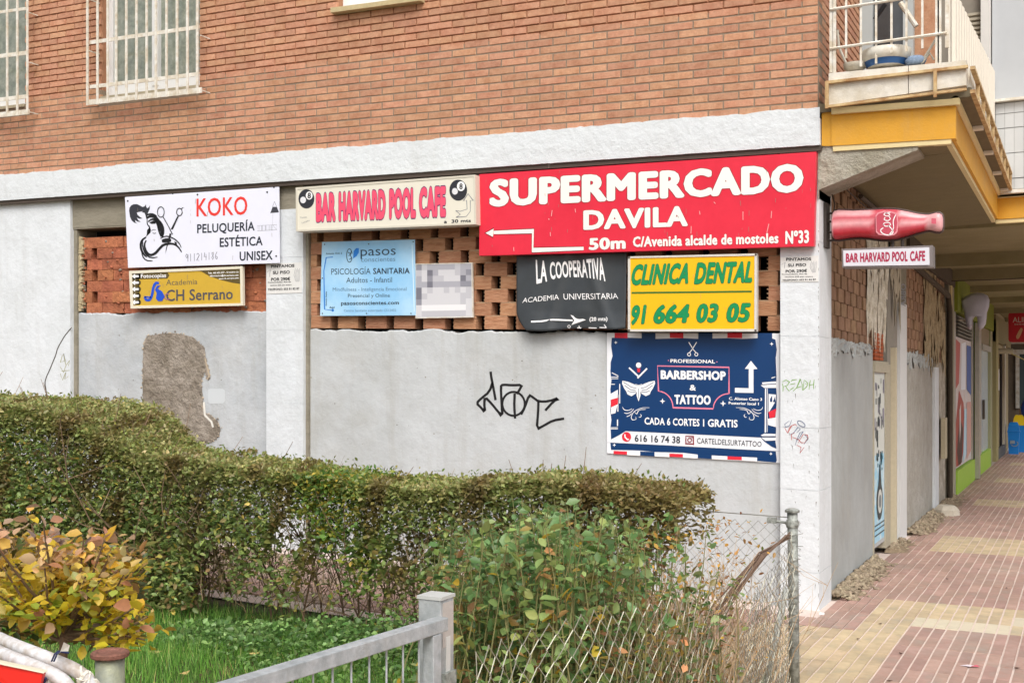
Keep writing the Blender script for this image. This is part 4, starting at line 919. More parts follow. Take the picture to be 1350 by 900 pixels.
A.poly([(104, 646), (300, 655), (600, 672), (900, 686), (1024, 694), (1030, 745), (1024, 757), (920, 748), (840, 728), (755, 722), (590, 712), (510, 702), (432, 700), (350, 698), (270, 690), (200, 688), (108, 686)], nb, 1, 'printed_ground')
g = None
for a, c in ((128, 200), (435, 510), (755, 837)): A.poly([(a, 37), (c, 37), (c, 64 + 2), (a, 64)], pr, 2, 'stripe')
for a, c in ((278, 355), (593, 672), (923, 1004)): A.poly([(a, 38), (c, 38), (c, 72), (a, 70)], nb, 2, 'stripe')
def by(x): return 692 + (x - 122) * .047
for a, c in ((122, 197), (432, 508), (755, 835)): A.poly([(a, by(a)), (c, by(c)), (c, by(c) + 18), (a, by(a) + 18)], pr, 2, 'stripe')
for a, c in ((270, 350), (590, 668), (920, 1003)): A.poly([(a, by(a) - 4), (c, by(c) - 4), (c, by(c) + 20), (a, by(a) + 18)], nb, 2, 'stripe')
for a, c in ((197, 270), (350, 432), (508, 590), (668, 755), (835, 920)): A.poly([(a, by(a)), (c, by(c)), (c, by(c) + 20), (a, by(a) + 20)], ink_white, 2, 'stripe')
A.text('PROFESSIONAL', ((438, 182), (686, 186), (686, 206), (438, 202)), ink_white, .03, L=2)
A.text('BARBERSHOP', ((384, 244), (746, 250), (746, 300), (384, 293)), ink_white, .055, L=2); A.text('&', ((545, 324), (580, 325), (580, 357), (545, 356)), ink_white, .03, L=2); A.text('TATTOO', ((460, 380), (662, 384), (662, 436), (460, 432)), ink_white, .055, L=2)
A.text('C. Alonso Cano 3', ((764, 393), (948, 398), (948, 414), (764, 409)), ink_white, .03, L=2); A.text('Posterior local 1', ((762, 418), (930, 423), (930, 439), (762, 434)), ink_white, .03, L=2)
A.text('CADA 6 CORTES 1', ((294, 506), (626, 516), (626, 557), (294, 545)), ink_white, .03, L=2); A.text('GRATIS', ((646, 516), (812, 520), (812, 562), (646, 558)), ink_white, .035, L=2)
A.text('616 16 74 38', ((240, 602), (492, 612), (492, 650), (240, 640)), ink_navy, .015, L=2); A.text('CARTELDELSURTATTOO', ((586, 620), (946, 640), (944, 670), (586, 650)), ink_navy, .0, L=2)
g = MB()
pts = [(366, 220), (764, 228), (764, 374)] + [(764 - 88 * sin(t), 460 - 86 * cos(t)) for t in np.linspace(0.02, 1.55, 9)] + [(452, 452)] + [(366 + 86 * cos(t), 448 - 88 * sin(t)) for t in np.linspace(0.05, 1.5, 9)]
A.stroke(pts, 6, M('pink_line', '#e8829a', .5), 2, mb=g, closed=True)
A.poly([(797, 342), (874, 344), (874, 237), (852, 236), (886, 192), (922, 237), (900, 238), (900, 370), (797, 368)], ink_white, 2, mb=g)
for cx, cy, r_ in ((134, 90, 10), (1001, 98, 11), (126, 660, 10), (997, 708, 10), (394, 416, 16), (731, 429, 17)): A.poly([(cx, cy - r_), (cx + r_ * .25, cy - r_ * .25), (cx + r_, cy), (cx + r_ * .25, cy + r_ * .25), (cx, cy + r_), (cx - r_ * .25, cy + r_ * .25), (cx - r_, cy), (cx - r_ * .25, cy - r_ * .25)], ink_white, 2, mb=g)
for x, y in ((427, 190), (697, 198)): A.ell(x, y, 3, 3, M('pink_line', 0), 2, mb=g, n=8)
for sx in (-1, 1): A.stroke([(562 - sx * 22, 88), (562 + sx * 4, 130), (562 + sx * 18, 146)], 5, ink_white, 2, mb=g); A.stroke([(562 + sx * 20 + 9*cos(t), 156 + 9*sin(t)) for t in np.linspace(0, 6.28, 10)], 4, ink_white, 2, mb=g)
# crossed razors and brush
A.stroke([(208, 230), (262, 280)], 9, ink_white, 2, mb=g); A.stroke([(308, 234), (255, 288)], 9, ink_white, 3, mb=g); A.ell(261, 216, 15, 15, ink_white, 3, mb=g, n=12); A.poly([(252, 234), (271, 234), (268, 255), (256, 255)], pr, 4, mb=g)
# moth
for sx in (-1, 1):
    A.poly([(261 + sx * 8, 330), (261 + sx * 35, 318), (261 + sx * 60, 308), (261 + sx * 90, 302), (261 + sx * 92, 318), (261 + sx * 80, 345), (261 + sx * 68, 362), (261 + sx * 62, 378), (261 + sx * 40, 388), (261 + sx * 18, 375), (261 + sx * 8, 360)], ink_white, 2, mb=g)
    for a in ([(84, 310), (40, 338), (12, 345)], [(78, 328), (45, 352), (16, 356)], [(62, 358), (40, 366), (14, 364)]): A.stroke([(261 + sx * x, y) for x, y in a], 3, nb, 3, mb=g)
    A.stroke([(261, 328), (261 + sx * 18, 322)], 3, ink_white, 3, mb=g)
A.poly([(252, 330), (270, 330), (272, 385), (261, 418), (250, 385)], ink_white, 4, mb=g); A.stroke([(261, 345), (261, 400)], 2.5, nb, 5, mb=g)
# scrollwork
for ox, sx in ((172, 1), (952, -1)):
    for a in ([(0, 0), (6, 16), (30, 22), (54, 10)], [(8, 34), (24, 40), (48, 30), (62, 12)], [(22, 56), (38, 52), (52, 36)], [(150, 4), (110, 4), (84, 14), (60, 30), (46, 60), (54, 78), (78, 72), (72, 58)], [(66, 28), (80, 46), (88, 16), (130, 14)], [(98, 42), (106, 50), (98, 62), (90, 58)]):
        A.stroke([(ox + sx * x, 448 + y * .95) for x, y in a], 3.6, ink_white, 2, mb=g, taper=True, smooth=2)
# barber poles at the edges
for y, x0, x1 in ((282, 106, 148), (291, 106, 148), (322, 106, 130), (563, 106, 146), (570, 106, 146)): A.stroke([(x0, y), (x1, y)], 3.5, ink_white, 2, mb=g)
A.stroke([(112, 258), (148, 276)], 4, ink_white, 2, mb=g); A.stroke([(156, 320), (156, 428)], 5, ink_white, 2, mb=g); A.stroke([(146, 380), (146, 474)], 5, ink_white, 2, mb=g); A.stroke([(144, 518), (144, 554)], 6, ink_white, 2, mb=g)
A.poly([(106, 375), (146, 352), (146, 398), (106, 420)], ink_white, 2, mb=g); A.poly([(106, 408), (148, 396), (146, 432), (108, 450)], pr, 3, mb=g); A.poly([(108, 450), (144, 434), (132, 482), (108, 488)], ink_white, 2, mb=g)
A.poly([(948, 312), (1026, 306), (1026, 318), (950, 322)], ink_white, 2, mb=g); A.poly([(940, 328), (1026, 322), (1026, 342), (960, 342)], ink_white, 2, mb=g); A.stroke([(1000, 288), (1022, 280)], 4, ink_white, 2, mb=g)
A.stroke([(968, 345), (966, 590)], 7, ink_white, 2, mb=g); A.stroke([(978, 345), (976, 588)], 3, ink_white, 2, mb=g)
A.poly([(984, 376), (1026, 380), (1022, 420), (984, 480)], ink_white, 2, mb=g); A.poly([(992, 404), (1004, 384), (1004, 420), (992, 420)], nb, 3, mb=g); A.poly([(1008, 420), (1020, 390), (1022, 422)], nb, 3, mb=g); A.poly([(984, 476), (1028, 456), (1020, 504), (990, 512)], pr, 4, mb=g); A.poly([(980, 514), (1026, 506), (1024, 560), (982, 548)], ink_white, 2, mb=g)
A.poly([(940, 606), (960, 596), (1024, 598), (1022, 610), (960, 614)], ink_white, 3, mb=g); A.poly([(944, 618), (1024, 618), (1024, 634), (966, 636)], ink_white, 3, mb=g); A.stroke([(950, 612), (1022, 612)], 4, nb, 4, mb=g)
A.ell(194, 614, 25, 27, pr, 2, mb=g); A.stroke([(184, 600), (186, 616), (200, 630), (208, 628)], 7, ink_white, 3, mb=g)
cm = M('maroon_icon', '#8b2f3a', .5)
A.stroke([(524, 610), (566, 612), (566, 654), (524, 652)], 7, cm, 2, mb=g, closed=True); A.stroke([(545 + 11*cos(t), 632 + 11*sin(t)) for t in np.linspace(0, 6.28, 14)], 5, cm, 3, mb=g); A.ell(558, 618, 3, 3, cm, 3, mb=g, n=8)
A.stroke([(86, 645), (400, 660), (800, 682), (1046, 694)], 1.6, M('fold_grey', '#a7abb2', .6), 3, mb=g)
g.build('printed_artwork', None, s)
for par, (xa, xb3), (ya, yb3), Y_, n_ in ((bpy.data.objects['supermarket_sign'], (635, 1070), (215, 325), -.075, 34), (bpy.data.objects['dental_sign'], (832, 992), (345, 430), -.054, 12), (bpy.data.objects['academy_sign'], (180, 312), (360, 398), -.028, 10), (bpy.data.objects['banner'], (172, 362), (262, 345), -.045, 14)):
    A = Art(fY(Y_), par); g = MB(); dm = M('rain_dirt', '#8d8478', .9)
    for k in range(n_): x = random.uniform(xa, xb3); y = random.uniform(ya, yb3); A.stroke([(x, y), (x + random.uniform(-.4, .4), y + random.uniform(1.5, 7))], random.uniform(.25, .6), dm, 4, mb=g, taper=True)
    tag(g.build('dirt_specks', dm, par), kind='stuff')
# --- painter notices
def notice(lbl, T, q, lines):
    s = empty('paper_notice', lbl, 'notice', 'small painter notices on the pillars')
    board('sheet', s, q, -.004, .003, M('notice_paper', '#d9d9d6', .7, .06, 20), T); A = Art(fY(-.004), s, T)
    for st, qq, bo in lines: A.text(st, qq, black_ink, bo)
    g = MB(); (x0, y0), (x1, y1) = q[0], q[2]; W_ = x1 - x0; H_ = y1 - y0
    for k in range(5): A.stroke([(x0 + W_ * (.82 + .03 * k), y0 + H_ * (.15 + .05 * (k % 2))), (x0 + W_ * (.78 + .04 * k), y0 + H_ * .4), (x0 + W_ * (.84 + .02 * k), y0 + H_ * .62)], W_ * .008, ink_grey, 1, mb=g)
    A.stroke([(x0 + W_ * .03, y0 + H_ * .3), (x0 + W_ * .12, y0 + H_ * .2), (x0 + W_ * .1, y0 + H_ * .45)], W_ * .01, ink_grey, 1, mb=g); g.build('printed_figure', None, s)
TL = TB
notice('white painter notice reading PINTAMOS SU PISO on the pillar beside the KOKO banner', TL, [(1117, 505), (1318, 497), (1320, 668), (1125, 675)],
  [('PINTAMOS', ((1146, 511), (1278, 506), (1278, 523), (1146, 528)), .035), ('SU PISO', ((1156, 546), (1252, 542), (1252, 560), (1156, 564)), .035), ('POR 290€', ((1146, 584), (1254, 580), (1254, 598), (1146, 602)), .035), ('Comunidades, Res de', ((1128, 606), (1258, 602), (1258, 610), (1128, 614)), .02), ('vecinos 225 por metro', ((1140, 622), (1262, 619), (1262, 627), (1140, 630)), .02), ('TELEFONO: 653 81 82 87', ((1128, 644), (1306, 638), (1306, 650), (1128, 656)), .03)])
TR = (980, 310, 6.425)
notice('white painter notice reading PINTAMOS SU PISO on the corner pillar under the red sign', TR, [(315, 188), (636, 172), (636, 394), (320, 395)],
  [('PINTAMOS', ((362, 192), (575, 190), (575, 213), (362, 218)), .035), ('SU PISO', ((378, 242), (532, 238), (532, 262), (378, 268)), .035), ('POR 290€', ((358, 294), (540, 288), (540, 312), (358, 318)), .035), ('Comunidades, Res de', ((328, 326), (540, 322), (540, 332), (328, 336)), .02), ('vecinos 225 por metro', ((350, 347), (590, 344), (590, 354), (350, 357)), .02), ('TELEFONO: 653 81 82 87', ((330, 374), (615, 368), (615, 382), (330, 388)), .03)])

# ================================================================== projecting signs on the corner pillar
s = empty('bottle_sign', 'red bottle shaped advertising sign hung sideways on the corner pillar under the arcade', 'sign', 'signs projecting from the corner pillar')
TS = (1080, 240, 5.622); YS = .20
xs_ = [100, 106, 120, 150, 200, 260, 320, 380, 430, 480, 530, 580, 620, 660, 700, 740, 780, 815, 840, 870, 895, 912, 920]
tp = [262, 232, 215, 208, 210, 213, 210, 208, 205, 202, 202, 205, 212, 220, 230, 238, 243, 243, 236, 230, 232, 245, 275]
bt = [380, 415, 428, 428, 420, 412, 412, 416, 424, 428, 428, 422, 412, 400, 388, 376, 364, 357, 362, 370, 370, 360, 330]
vs = []; cols = []; nn = 20
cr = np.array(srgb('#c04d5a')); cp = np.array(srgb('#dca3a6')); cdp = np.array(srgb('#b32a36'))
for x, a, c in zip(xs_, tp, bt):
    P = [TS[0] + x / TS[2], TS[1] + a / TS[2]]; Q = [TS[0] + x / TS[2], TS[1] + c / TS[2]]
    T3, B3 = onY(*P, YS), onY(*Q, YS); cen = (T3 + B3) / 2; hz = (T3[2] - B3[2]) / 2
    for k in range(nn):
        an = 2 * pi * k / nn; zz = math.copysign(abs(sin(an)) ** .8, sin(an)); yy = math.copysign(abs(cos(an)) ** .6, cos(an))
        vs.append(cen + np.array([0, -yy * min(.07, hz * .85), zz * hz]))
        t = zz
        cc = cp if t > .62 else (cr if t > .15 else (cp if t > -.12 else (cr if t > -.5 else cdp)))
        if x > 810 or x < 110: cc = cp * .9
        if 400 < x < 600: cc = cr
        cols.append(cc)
V = np.array(vs); ns = len(xs_); Fq = [(i*nn+k, (i+1)*nn+k, (i+1)*nn+(k+1) % nn, i*nn+(k+1) % nn) for i in range(ns-1) for k in range(nn)]
c0 = len(V); V = np.vstack([V, V[:nn].mean(0), V[-nn:].mean(0)]); cols += [cp * .9, cp * .9]
Fq += [(c0, k, (k+1) % nn, c0) for k in []]
tr = np.array([(a, b_, c_) for a, b_, c_, d_ in Fq] + [(a, c_, d_) for a, b_, c_, d_ in Fq] + [(c0, k, (k+1) % nn) for k in range(nn)] + [(c0+1, (ns-1)*nn + (k+1) % nn, (ns-1)*nn + k) for k in range(nn)])
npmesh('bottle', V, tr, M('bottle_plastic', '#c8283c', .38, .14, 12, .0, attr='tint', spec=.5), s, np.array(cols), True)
b = MB(); ring = [onY(TS[0] + x / TS[2], TS[1] + (a - 4) / TS[2], YS) for x, a in zip(xs_, tp)] + [onY(TS[0] + x / TS[2], TS[1] + (c + 6) / TS[2], YS) for x, c in reversed(list(zip(xs_, bt)))]
b.tube(ring + [ring[0]], .009, 6); b.prism(ring, (0, .05, 0)); b.build('metal_rim', M('sign_rim', '#4b3c38', .5), s)
A = Art(lambda px, py, L: onY(px, py, YS - .082 - L * LIFT), s, TS)
A.poly([(418,250),(430,228),(480,212),(540,218),(580,232),(588,300),(580,370),(560,392),(510,402),(440,390),(420,370)], M('bottle_label_pink', '#d98b95', .4), 0, 'printed_label'); A.poly([(424,255),(440,236),(480,224),(535,228),(572,242),(578,300),(572,362),(550,384),(505,392),(446,380),(428,362)], M('bottle_label_red', '#b8485a', .5), 1, 'printed_label')
lg = MB()
def script(u0, v0, w_, h_, q): A.stroke([(v0 + y * h_ + (x * w_) * .12, u0 - x * w_) for x, y in q], 7 if h_ > 60 else 6, ink_white, 2, mb=lg, smooth=2)
script(398, 440, 70, 110, [(.85, .25), (.6, .05), (.2, .25), (.05, .7), (.3, 1), (.8, .8), (1.1, .55)])                       # C
for k, u in enumerate((330, 292, 258)):
    script(u, 470, 34, 60, [(.9, .3), (.5, .05), (.1, .5), (.4, .95), (.8, .6), (.7, .2), (1.0, .9)] if k == 2 else ([(.9, .25), (.4, .1), (.1, .6), (.5, .98), (1.1, .7)] if k == 1 else [(.5, .02), (.05, .3), (.1, .8), (.5, 1), (.9, .75), (.9, .25), (.5, .02), (.3, .1)]))
script(392, 512, 150, 42, [(0, .1), (.3, .9), (.7, .5), (1, .9)])
lg.build('script_logo', None, s)
A.poly([(832, 268), (866, 270), (866, 310), (832, 308)], M('bottle_cap_pink', '#c75a6c', .4), 1, 'printed_label')
b = MB(); px0 = onX(1085, 300)[1]
b.box(.0, .02, .14, .27, onX(1090, 328)[2], onX(1090, 270)[2]); 
for yy in (281, 292, 306, 317): p = onY(1097, yy, YS); b.tube([(.01, YS, p[2]), (p[0] + .03, YS, p[2])], .008, 6)
b.build('bracket', M('dark_bracket', '#3d3632', .7), s)
s2 = empty('bar_sign', 'narrow white illuminated sign reading BAR HARVARD POOL CAFE hung below the bottle sign', 'sign', 'signs projecting from the corner pillar')
q0 = [(166, 496), (840, 468), (842, 628), (170, 634)]; q1 = [(178, 508), (815, 484), (818, 614), (180, 622)]
rectframe('casing', s2, q0, q1, .15, .14, M('casing_grey', '#77706f', .4), TS); board('back', s2, [(172, 502), (832, 476), (834, 622), (174, 628)], .20, .08, _m['casing_grey'], TS); board('face', s2, q1, .143, .02, M('face_white', '#d2d2da', .35), TS)
A = Art(fY(.143), s2, TS); mr = M('crimson_print', '#a32a4c', .5)
for wd_, a, c in (('BAR', 197, 290), ('HARVARD', 303, 524), ('POOL', 540, 656), ('CAFE', 673, 785)):
    f0 = lambda x: 528 + (508 - 528) * (x - 197) / 590; f1 = lambda x: 596 + (584 - 596) * (x - 197) / 590
    A.text(wd_, ((a, f0(a)), (c, f0(c)), (c, f1(c)), (a, f1(a))), mr, .05)
b = MB(); p = onY(1177, 322, .2); b.tube([(p[0], .2, p[2] - .06), (p[0], .2, p[2] + .05)], .012, 6); p = onY(1190, 322, .2); b.tube([(p[0], .2, p[2] - .06), (p[0], .2, p[2] + .03)], .012, 6); b.build('hanger', _m['dark_bracket'], s2)

# ================================================================== arcade beyond: shopfront, tooth sign, far shops
sf = empty('dental_shopfront', 'green framed dental shopfront with large photo posters under the arcade', 'shopfront')
lime = M('lime_paint', '#9cc244', .5, .08, 3); lime_d = M('moss_green_board', '#76801f', .7, .15, 3); alu = M('aluminium', '#a9a59a', .4, .1, 5, metal=.3)
def sb(name, y0, y1, z0, z1, x0, x1, mat, par=sf): b = MB(); b.box(x0, x1, y0, y1, z0, z1); return b.build(name, mat, par)
sb('plinth', 9.26, 15.59, 0, .34, -.05, .035, lime); sb('fascia_board', 9.0, 16.0, 2.62, 3.12, -.05, .06, lime_d); sb('back_wall', 9.0, 16.9, 0, 3.1, -.3, -.06, M('shop_dark', '#2a2a26', .8))
sb('jamb', 8.985, 9.25, 0, 2.95, -.05, .012, alu); sb('mullion', 12.2, 12.75, .0, 2.615, -.04, .03, lime); sb('mullion', 11.9, 12.19, .345, 2.615, -.04, .01, alu); sb('mullion', 13.5, 13.7, .345, 2.615, -.04, .01, alu)
pz0, pz1 = .36, 2.2
sb('poster_panel', 9.3, 11.9, pz0, 2.28, -.04, -.01, M('poster_skin', '#cfc2be', .5, .1, 3, c2='#d2cdd0'))
g = MB()
def yz(pts, m, L=1): g.add([(-.01 + L * .003, y, z) for y, z in pts], [tuple(range(len(pts)))], m)
yz([(9.35, .9), (9.9, 1.5), (10.6, 1.3), (10.9, .7), (10.2, .38), (9.5, .38)], M('print_rust', '#a5463a', .5)); yz([(9.6, .6), (10.0, 1.1), (10.5, .9), (10.3, .4), (9.8, .38)], M('print_brown', '#3d1d16', .5), 2); yz([(9.35, 1.5), (9.9, 1.6), (10.1, 2.2), (9.35, 2.25)], M('print_rose', '#b5524c', .5), 1)
yz([(10.2, 1.5), (10.9, 1.5), (11.0, 2.25), (10.3, 2.2)], M('print_pale', '#e3e6ee', .5), 1); yz([(11.1, 1.5), (11.85, 1.4), (11.85, 2.2), (11.1, 2.2)], M('print_blue', '#3d5aa0', .5), 2); yz([(11.1, .4), (11.85, .5), (11.85, 1.3), (11.1, 1.3)], M('print_flesh', '#cf9f96', .5), 2); yz([(10.5, .38), (11.05, .5), (11.05, 1.2), (10.7, 1.2)], M('print_cyan', '#b9dcec', .5), 2)
yz([(9.9, 1.2), (10.15, 1.3), (10.1, .9), (9.95, .7)], M('print_tooth', '#d8d0cc', .5), 3)
g.build('poster_print', None, sf)
for k in range(6): sb('louvre_slat', 9.5, 11.8, 2.3 + k * .052, 2.328 + k * .052, -.04, .02 , M('louvre_grey', '#6d6a60', .6))
sb('louvre_back', 9.3, 11.9, 2.28, 2.62, -.06, -.04, dark_inside)
sb('door_glass', 13.7, 15.6, .12, 2.2, -.04, -.02, M('pale_door', '#bac6ca', .25, .05, 3)); sb('door_frame', 15.6, 16.0, 0, 2.615, -.04, .03, M('olive_frame', '#9a9a78', .6)); sb('transom', 13.7, 15.6, 2.2, 2.3, -.04, .04, alu); sb('transom_panel', 13.7, 15.6, 2.3, 2.62, -.04, .0, M('fawn_panel', '#8d8068', .7)); sb('green_glass', 12.76, 13.5, 1.1, 2.1, -.04, -.0, M('lime_glass', '#7ba52d', .2)); sb('green_glass', 12.76, 13.5, .36, 1.1, -.04, -.01, M('pale_glass', '#b2b89a', .2)); sb('handle', 14.0, 14.1, .95, 1.3, .0, .04, rail_dark)
# shops further along
fs_ = empty('beige_shopfront', 'beige shopfront past the green dental shopfront', 'shopfront')
sb('wall', 16.9, 22, 0, 3.12, -.3, -.02, M('beige_wall', '#a59a7c', .8, .1, 3), fs_); sb('plinth', 16.95, 19.8, 0, .22, -.02, .04, M('grey_skirting', '#5f6163', .7), fs_); sb('door', 18.9, 19.5, .1, 2.35, -.02, .0, dark_inside, fs_); sb('pilaster', 16.9, 17.5, .0, 2.9, -.02, .05, M('ochre_pilaster', '#9d9468', .8), fs_); sb('pilaster', 19.7, 20.1, 0, 2.5, -.02, .04, M('white_pilaster_far', '#bdb7a8', .7), fs_); sb('fascia_board', 16.9, 22, 2.45, 3.0, -.02, .04, M('dim_board', '#8d8364', .8), fs_); sb('fingerboard', 17.9, 18.1, 1.45, 1.9, .0, .03, ink_white, fs_)
# far cross wall with shop windows
far = empty('grocery_shop', 'grocery shop with glazed front closing the far end of the arcade', 'shop')
b = MB(); b.box(-.3, 4.5, 24.0, 24.2, 0, 3.3); b.build('wall', M('far_wall', '#7e7262', .9, .2, 2), far)
for i in range(9): b = MB(); x = .05 + i * .34; b.box(x, x + .09, 23.9, 24.0, .95, 2.35); b.build('glazing_bar', white_metal, far)
for i in range(8): b = MB(); x = .14 + i * .34; b.box(x, x + .25, 23.95, 23.99, .95, 2.35); b.build('pane', M('far_glass_' + str(i % 3), ('#4a5a60', '#33588a', '#767a74')[i % 3], .2), far)
b = MB(); b.box(-.1, 4.4, 23.85, 24.0, 2.35, 2.47); b.box(-.1, 4.4, 23.8, 24, 2.62, 2.7); b.build('transom', white_metal, far)
# roller-blind cassette and awning
s = empty('shop_awning', 'faded yellow shop awning half rolled out beneath the red grocery sign', 'awning')
b = MB(); c0, c1 = onY(1322, 458, 18), onY(1322, 466, 18); b.tube([(.02, 18.0, 2.28), (.30, 18.0, 2.28)], .06, 10, M('awning_roll', '#bdb9a5', .7)); b.build('roll', None, s)
b = MB(); b.hexa([(.06, 18.0, 2.32), (.06, 19.6, 2.32), (.95, 19.6, 1.86), (.95, 18.0, 1.86)], [(.06, 18.0, 2.34), (.06, 19.6, 2.34), (.96, 19.6, 1.88), (.96, 18.0, 1.88)]); b.hexa([(.95, 18, 1.70), (.95, 19.6, 1.70), (.95, 19.6, 1.858), (.95, 18, 1.858)], [(.96, 18, 1.70), (.96, 19.6, 1.70), (.96, 19.6, 1.858), (.96, 18, 1.858)]); b.build('canvas', M('awning_canvas', '#c9bd7c', .8, .08, 5), s)
# tooth sign
s = empty('tooth_sign', 'grey white tooth shaped sign projecting above the green dental shopfront', 'sign')
TT = (1230, 360, 7.5); YT = 9.6; ty = [(275,270),(295,250),(330,225),(380,205),(440,193),(500,200),(540,220),(557,265),(552,330),(530,390),(528,440),(520,500),(495,540),(460,562),(455,520),(450,460),(440,435),(415,425),(395,440),(385,480),(380,530),(370,560),(350,550),(330,510),(318,450),(312,390),(290,330)]
P = [onY(TT[0] + x / TT[2], TT[1] + y / TT[2], YT) for x, y in ty]; cen = np.mean(P, 0)
b = MB(); n = len(P); lay = []
for dy, k in ((.10, .9), (.10, .96), (.05, 1.0), (-.03, 1.0), (-.08, .93), (-.10, .8)):
    lay.append([cen + (p - cen) * np.array([k, 1, k]) + np.array([0, dy, 0]) for p in P])
vs = [p for l in lay for p in l]; fs = [(i*n+k, i*n+(k+1) % n, (i+1)*n+(k+1) % n, (i+1)*n+k) for i in range(5) for k in range(n)]
tri = tessellate_polygon([[Vector((p[0], p[2], 0)) for p in lay[-1]]]); fs += [tuple(5*n + i for i in t) for t in tri] + [tuple(i for i in reversed(t)) for t in tri]
b.add(vs, fs); b.build('tooth', M('tooth_plastic', '#b4b4c6', .3, .05, 3, spec=.5), s, True)
b = MB(); p = onY(1266, 422, YT); b.tube([(.02, YT, p[2]), (p[0] + .1, YT, p[2])], .015, 6); b.build('bracket', white_metal, s)
b = MB(); p = onY(1286, 440, YT); pl = [onY(1284.5, 425, 10.4)[0]]; b.box(.031, .10, 12.1, 12.35, 0.02, 2.6); b.build('steel_column', alu, sf)
# red grocery sign
s = empty('grocery_sign', 'red grocery sign with white lettering ALIMENTACION hanging near the far end of the arcade', 'sign')
TU = (1290, 380, 9); YU = 17.0
x0, x1 = onY(1290 + 355 / 9, 430, YU)[0], onY(1290 + 355 / 9, 430, YU)[0] + 1.15; z0, z1 = onY(1330, 451, YU)[2], onY(1330, 411.5, YU)[2]
cr_ = .06; pts = []
for cx, cz, a0 in ((x1 - cr_, z0 + cr_, -90), (x1 - cr_, z1 - cr_, 0), (x0 + cr_, z1 - cr_, 90), (x0 + cr_, z0 + cr_, 180)): pts += [(cx + cr_ * cos(radians(a0 + t)), YU, cz + cr_ * sin(radians(a0 + t))) for t in (0, 30, 60, 90)]
b = MB(); b.prism(pts, (0, .15, 0)); b.build('panel', M('grocery_red', '#b31222', .4, .04, 3), s)
def loc(px_, py_, L): return np.array([x0 + px_ * (x1 - x0), YU - L * .003, z0 + (1 - py_) * (z1 - z0)])
A = Art(loc, s); A.text('ALIMENTACION', ((.07, .17), (.93, .17), (.93, .34), (.07, .34)), M('sign_cream_print', '#cfc4b6', .5), .0); A.text('BEBIDAS - PAN - FRUTAS', ((.1, .385), (.9, .385), (.9, .43), (.1, .43)), _m['sign_cream_print'], .0)
g = MB(); A.poly([(.13, .88), (.125, .80), (.17, .62), (.20, .53), (.225, .54), (.23, .60), (.20, .76), (.17, .88), (.15, .90)], M('bread_print', '#c79a72', .5), 1, mb=g); A.poly([(.27, .74), (.40, .70), (.40, .84), (.27, .86)], _m['sign_cream_print'], 1, mb=g); A.ell(.33, .78, .05, .05, rail_dark, 2, mb=g, n=10); g.build('printed_food', None, s)
b = MB(); b.tube([(x0 + .2, YU + .07, z1), (x0 + .2, YU + .07, 3.12)], .02, 6); b.build('hanger', rail_dark, s)
# litter bins
def bin_(cx, cy, hh, w_, body, lid, lbl):
    s = empty('litter_bin', lbl, 'bin', 'plastic bins by the grocery', (cx, cy, 0))
    b = MB()
    def ring(w0, z): return [(-w0, -w0 * .8, z), (w0, -w0 * .8, z), (w0, w0 * .8, z), (-w0, w0 * .8, z)]
    R_ = [ring(w_ * .80, 0), ring(w_ * .97, hh * .68), ring(w_ * 1.05, hh * .69), ring(w_ * 1.05, hh * .72)]
    b.add([p for r_ in R_ for p in r_], [(4*i+k, 4*i+(k+1) % 4, 4*i+4+(k+1) % 4, 4*i+4+k) for i in range(3) for k in range(4)] + [(0, 3, 2, 1), (12, 13, 14, 15)]); b.build('body', body, s)
    b = MB(); R_ = [ring(w_, hh * .722), ring(w_ * .85, hh * .90), ring(w_ * .6, hh)]
    b.add([p for r_ in R_ for p in r_], [(4*i+k, 4*i+(k+1) % 4, 4*i+4+(k+1) % 4, 4*i+4+k) for i in range(2) for k in range(4)] + [(8, 9, 10, 11)]); b.build('lid', lid, s)
    return s
blue = M('blue_plastic', '#1f7fd0', .35, .04, 4); yel = M('yellow_plastic', '#e0c020', .35)
s = bin_(.215, 19.9, .72, .125, blue, blue, 'blue swing lid bin standing nearest on the pavement')
b = MB(); ra = .10; b.add([(.02 + r_ * cos(t) * 1.0, -.108, .24 + r_ * sin(t) * .8) for r_ in (.085, .065) for t in np.linspace(-2.6, .9, 12)], [(i, i + 1, 13 + i, 12 + i) for i in range(11)]); b.add([(-.07, -.109, .23), (.03, -.109, .24), (.03, -.109, .31), (-.07, -.109, .31)], [(0, 1, 2, 3)], M('bin_logo_grey', '#8c9aa6', .5)); b.build('emblem', ink_white, s)
bin_(.29, 20.75, .86, .14, blue, yel, 'blue bin with a yellow lid standing behind the swing lid bin')
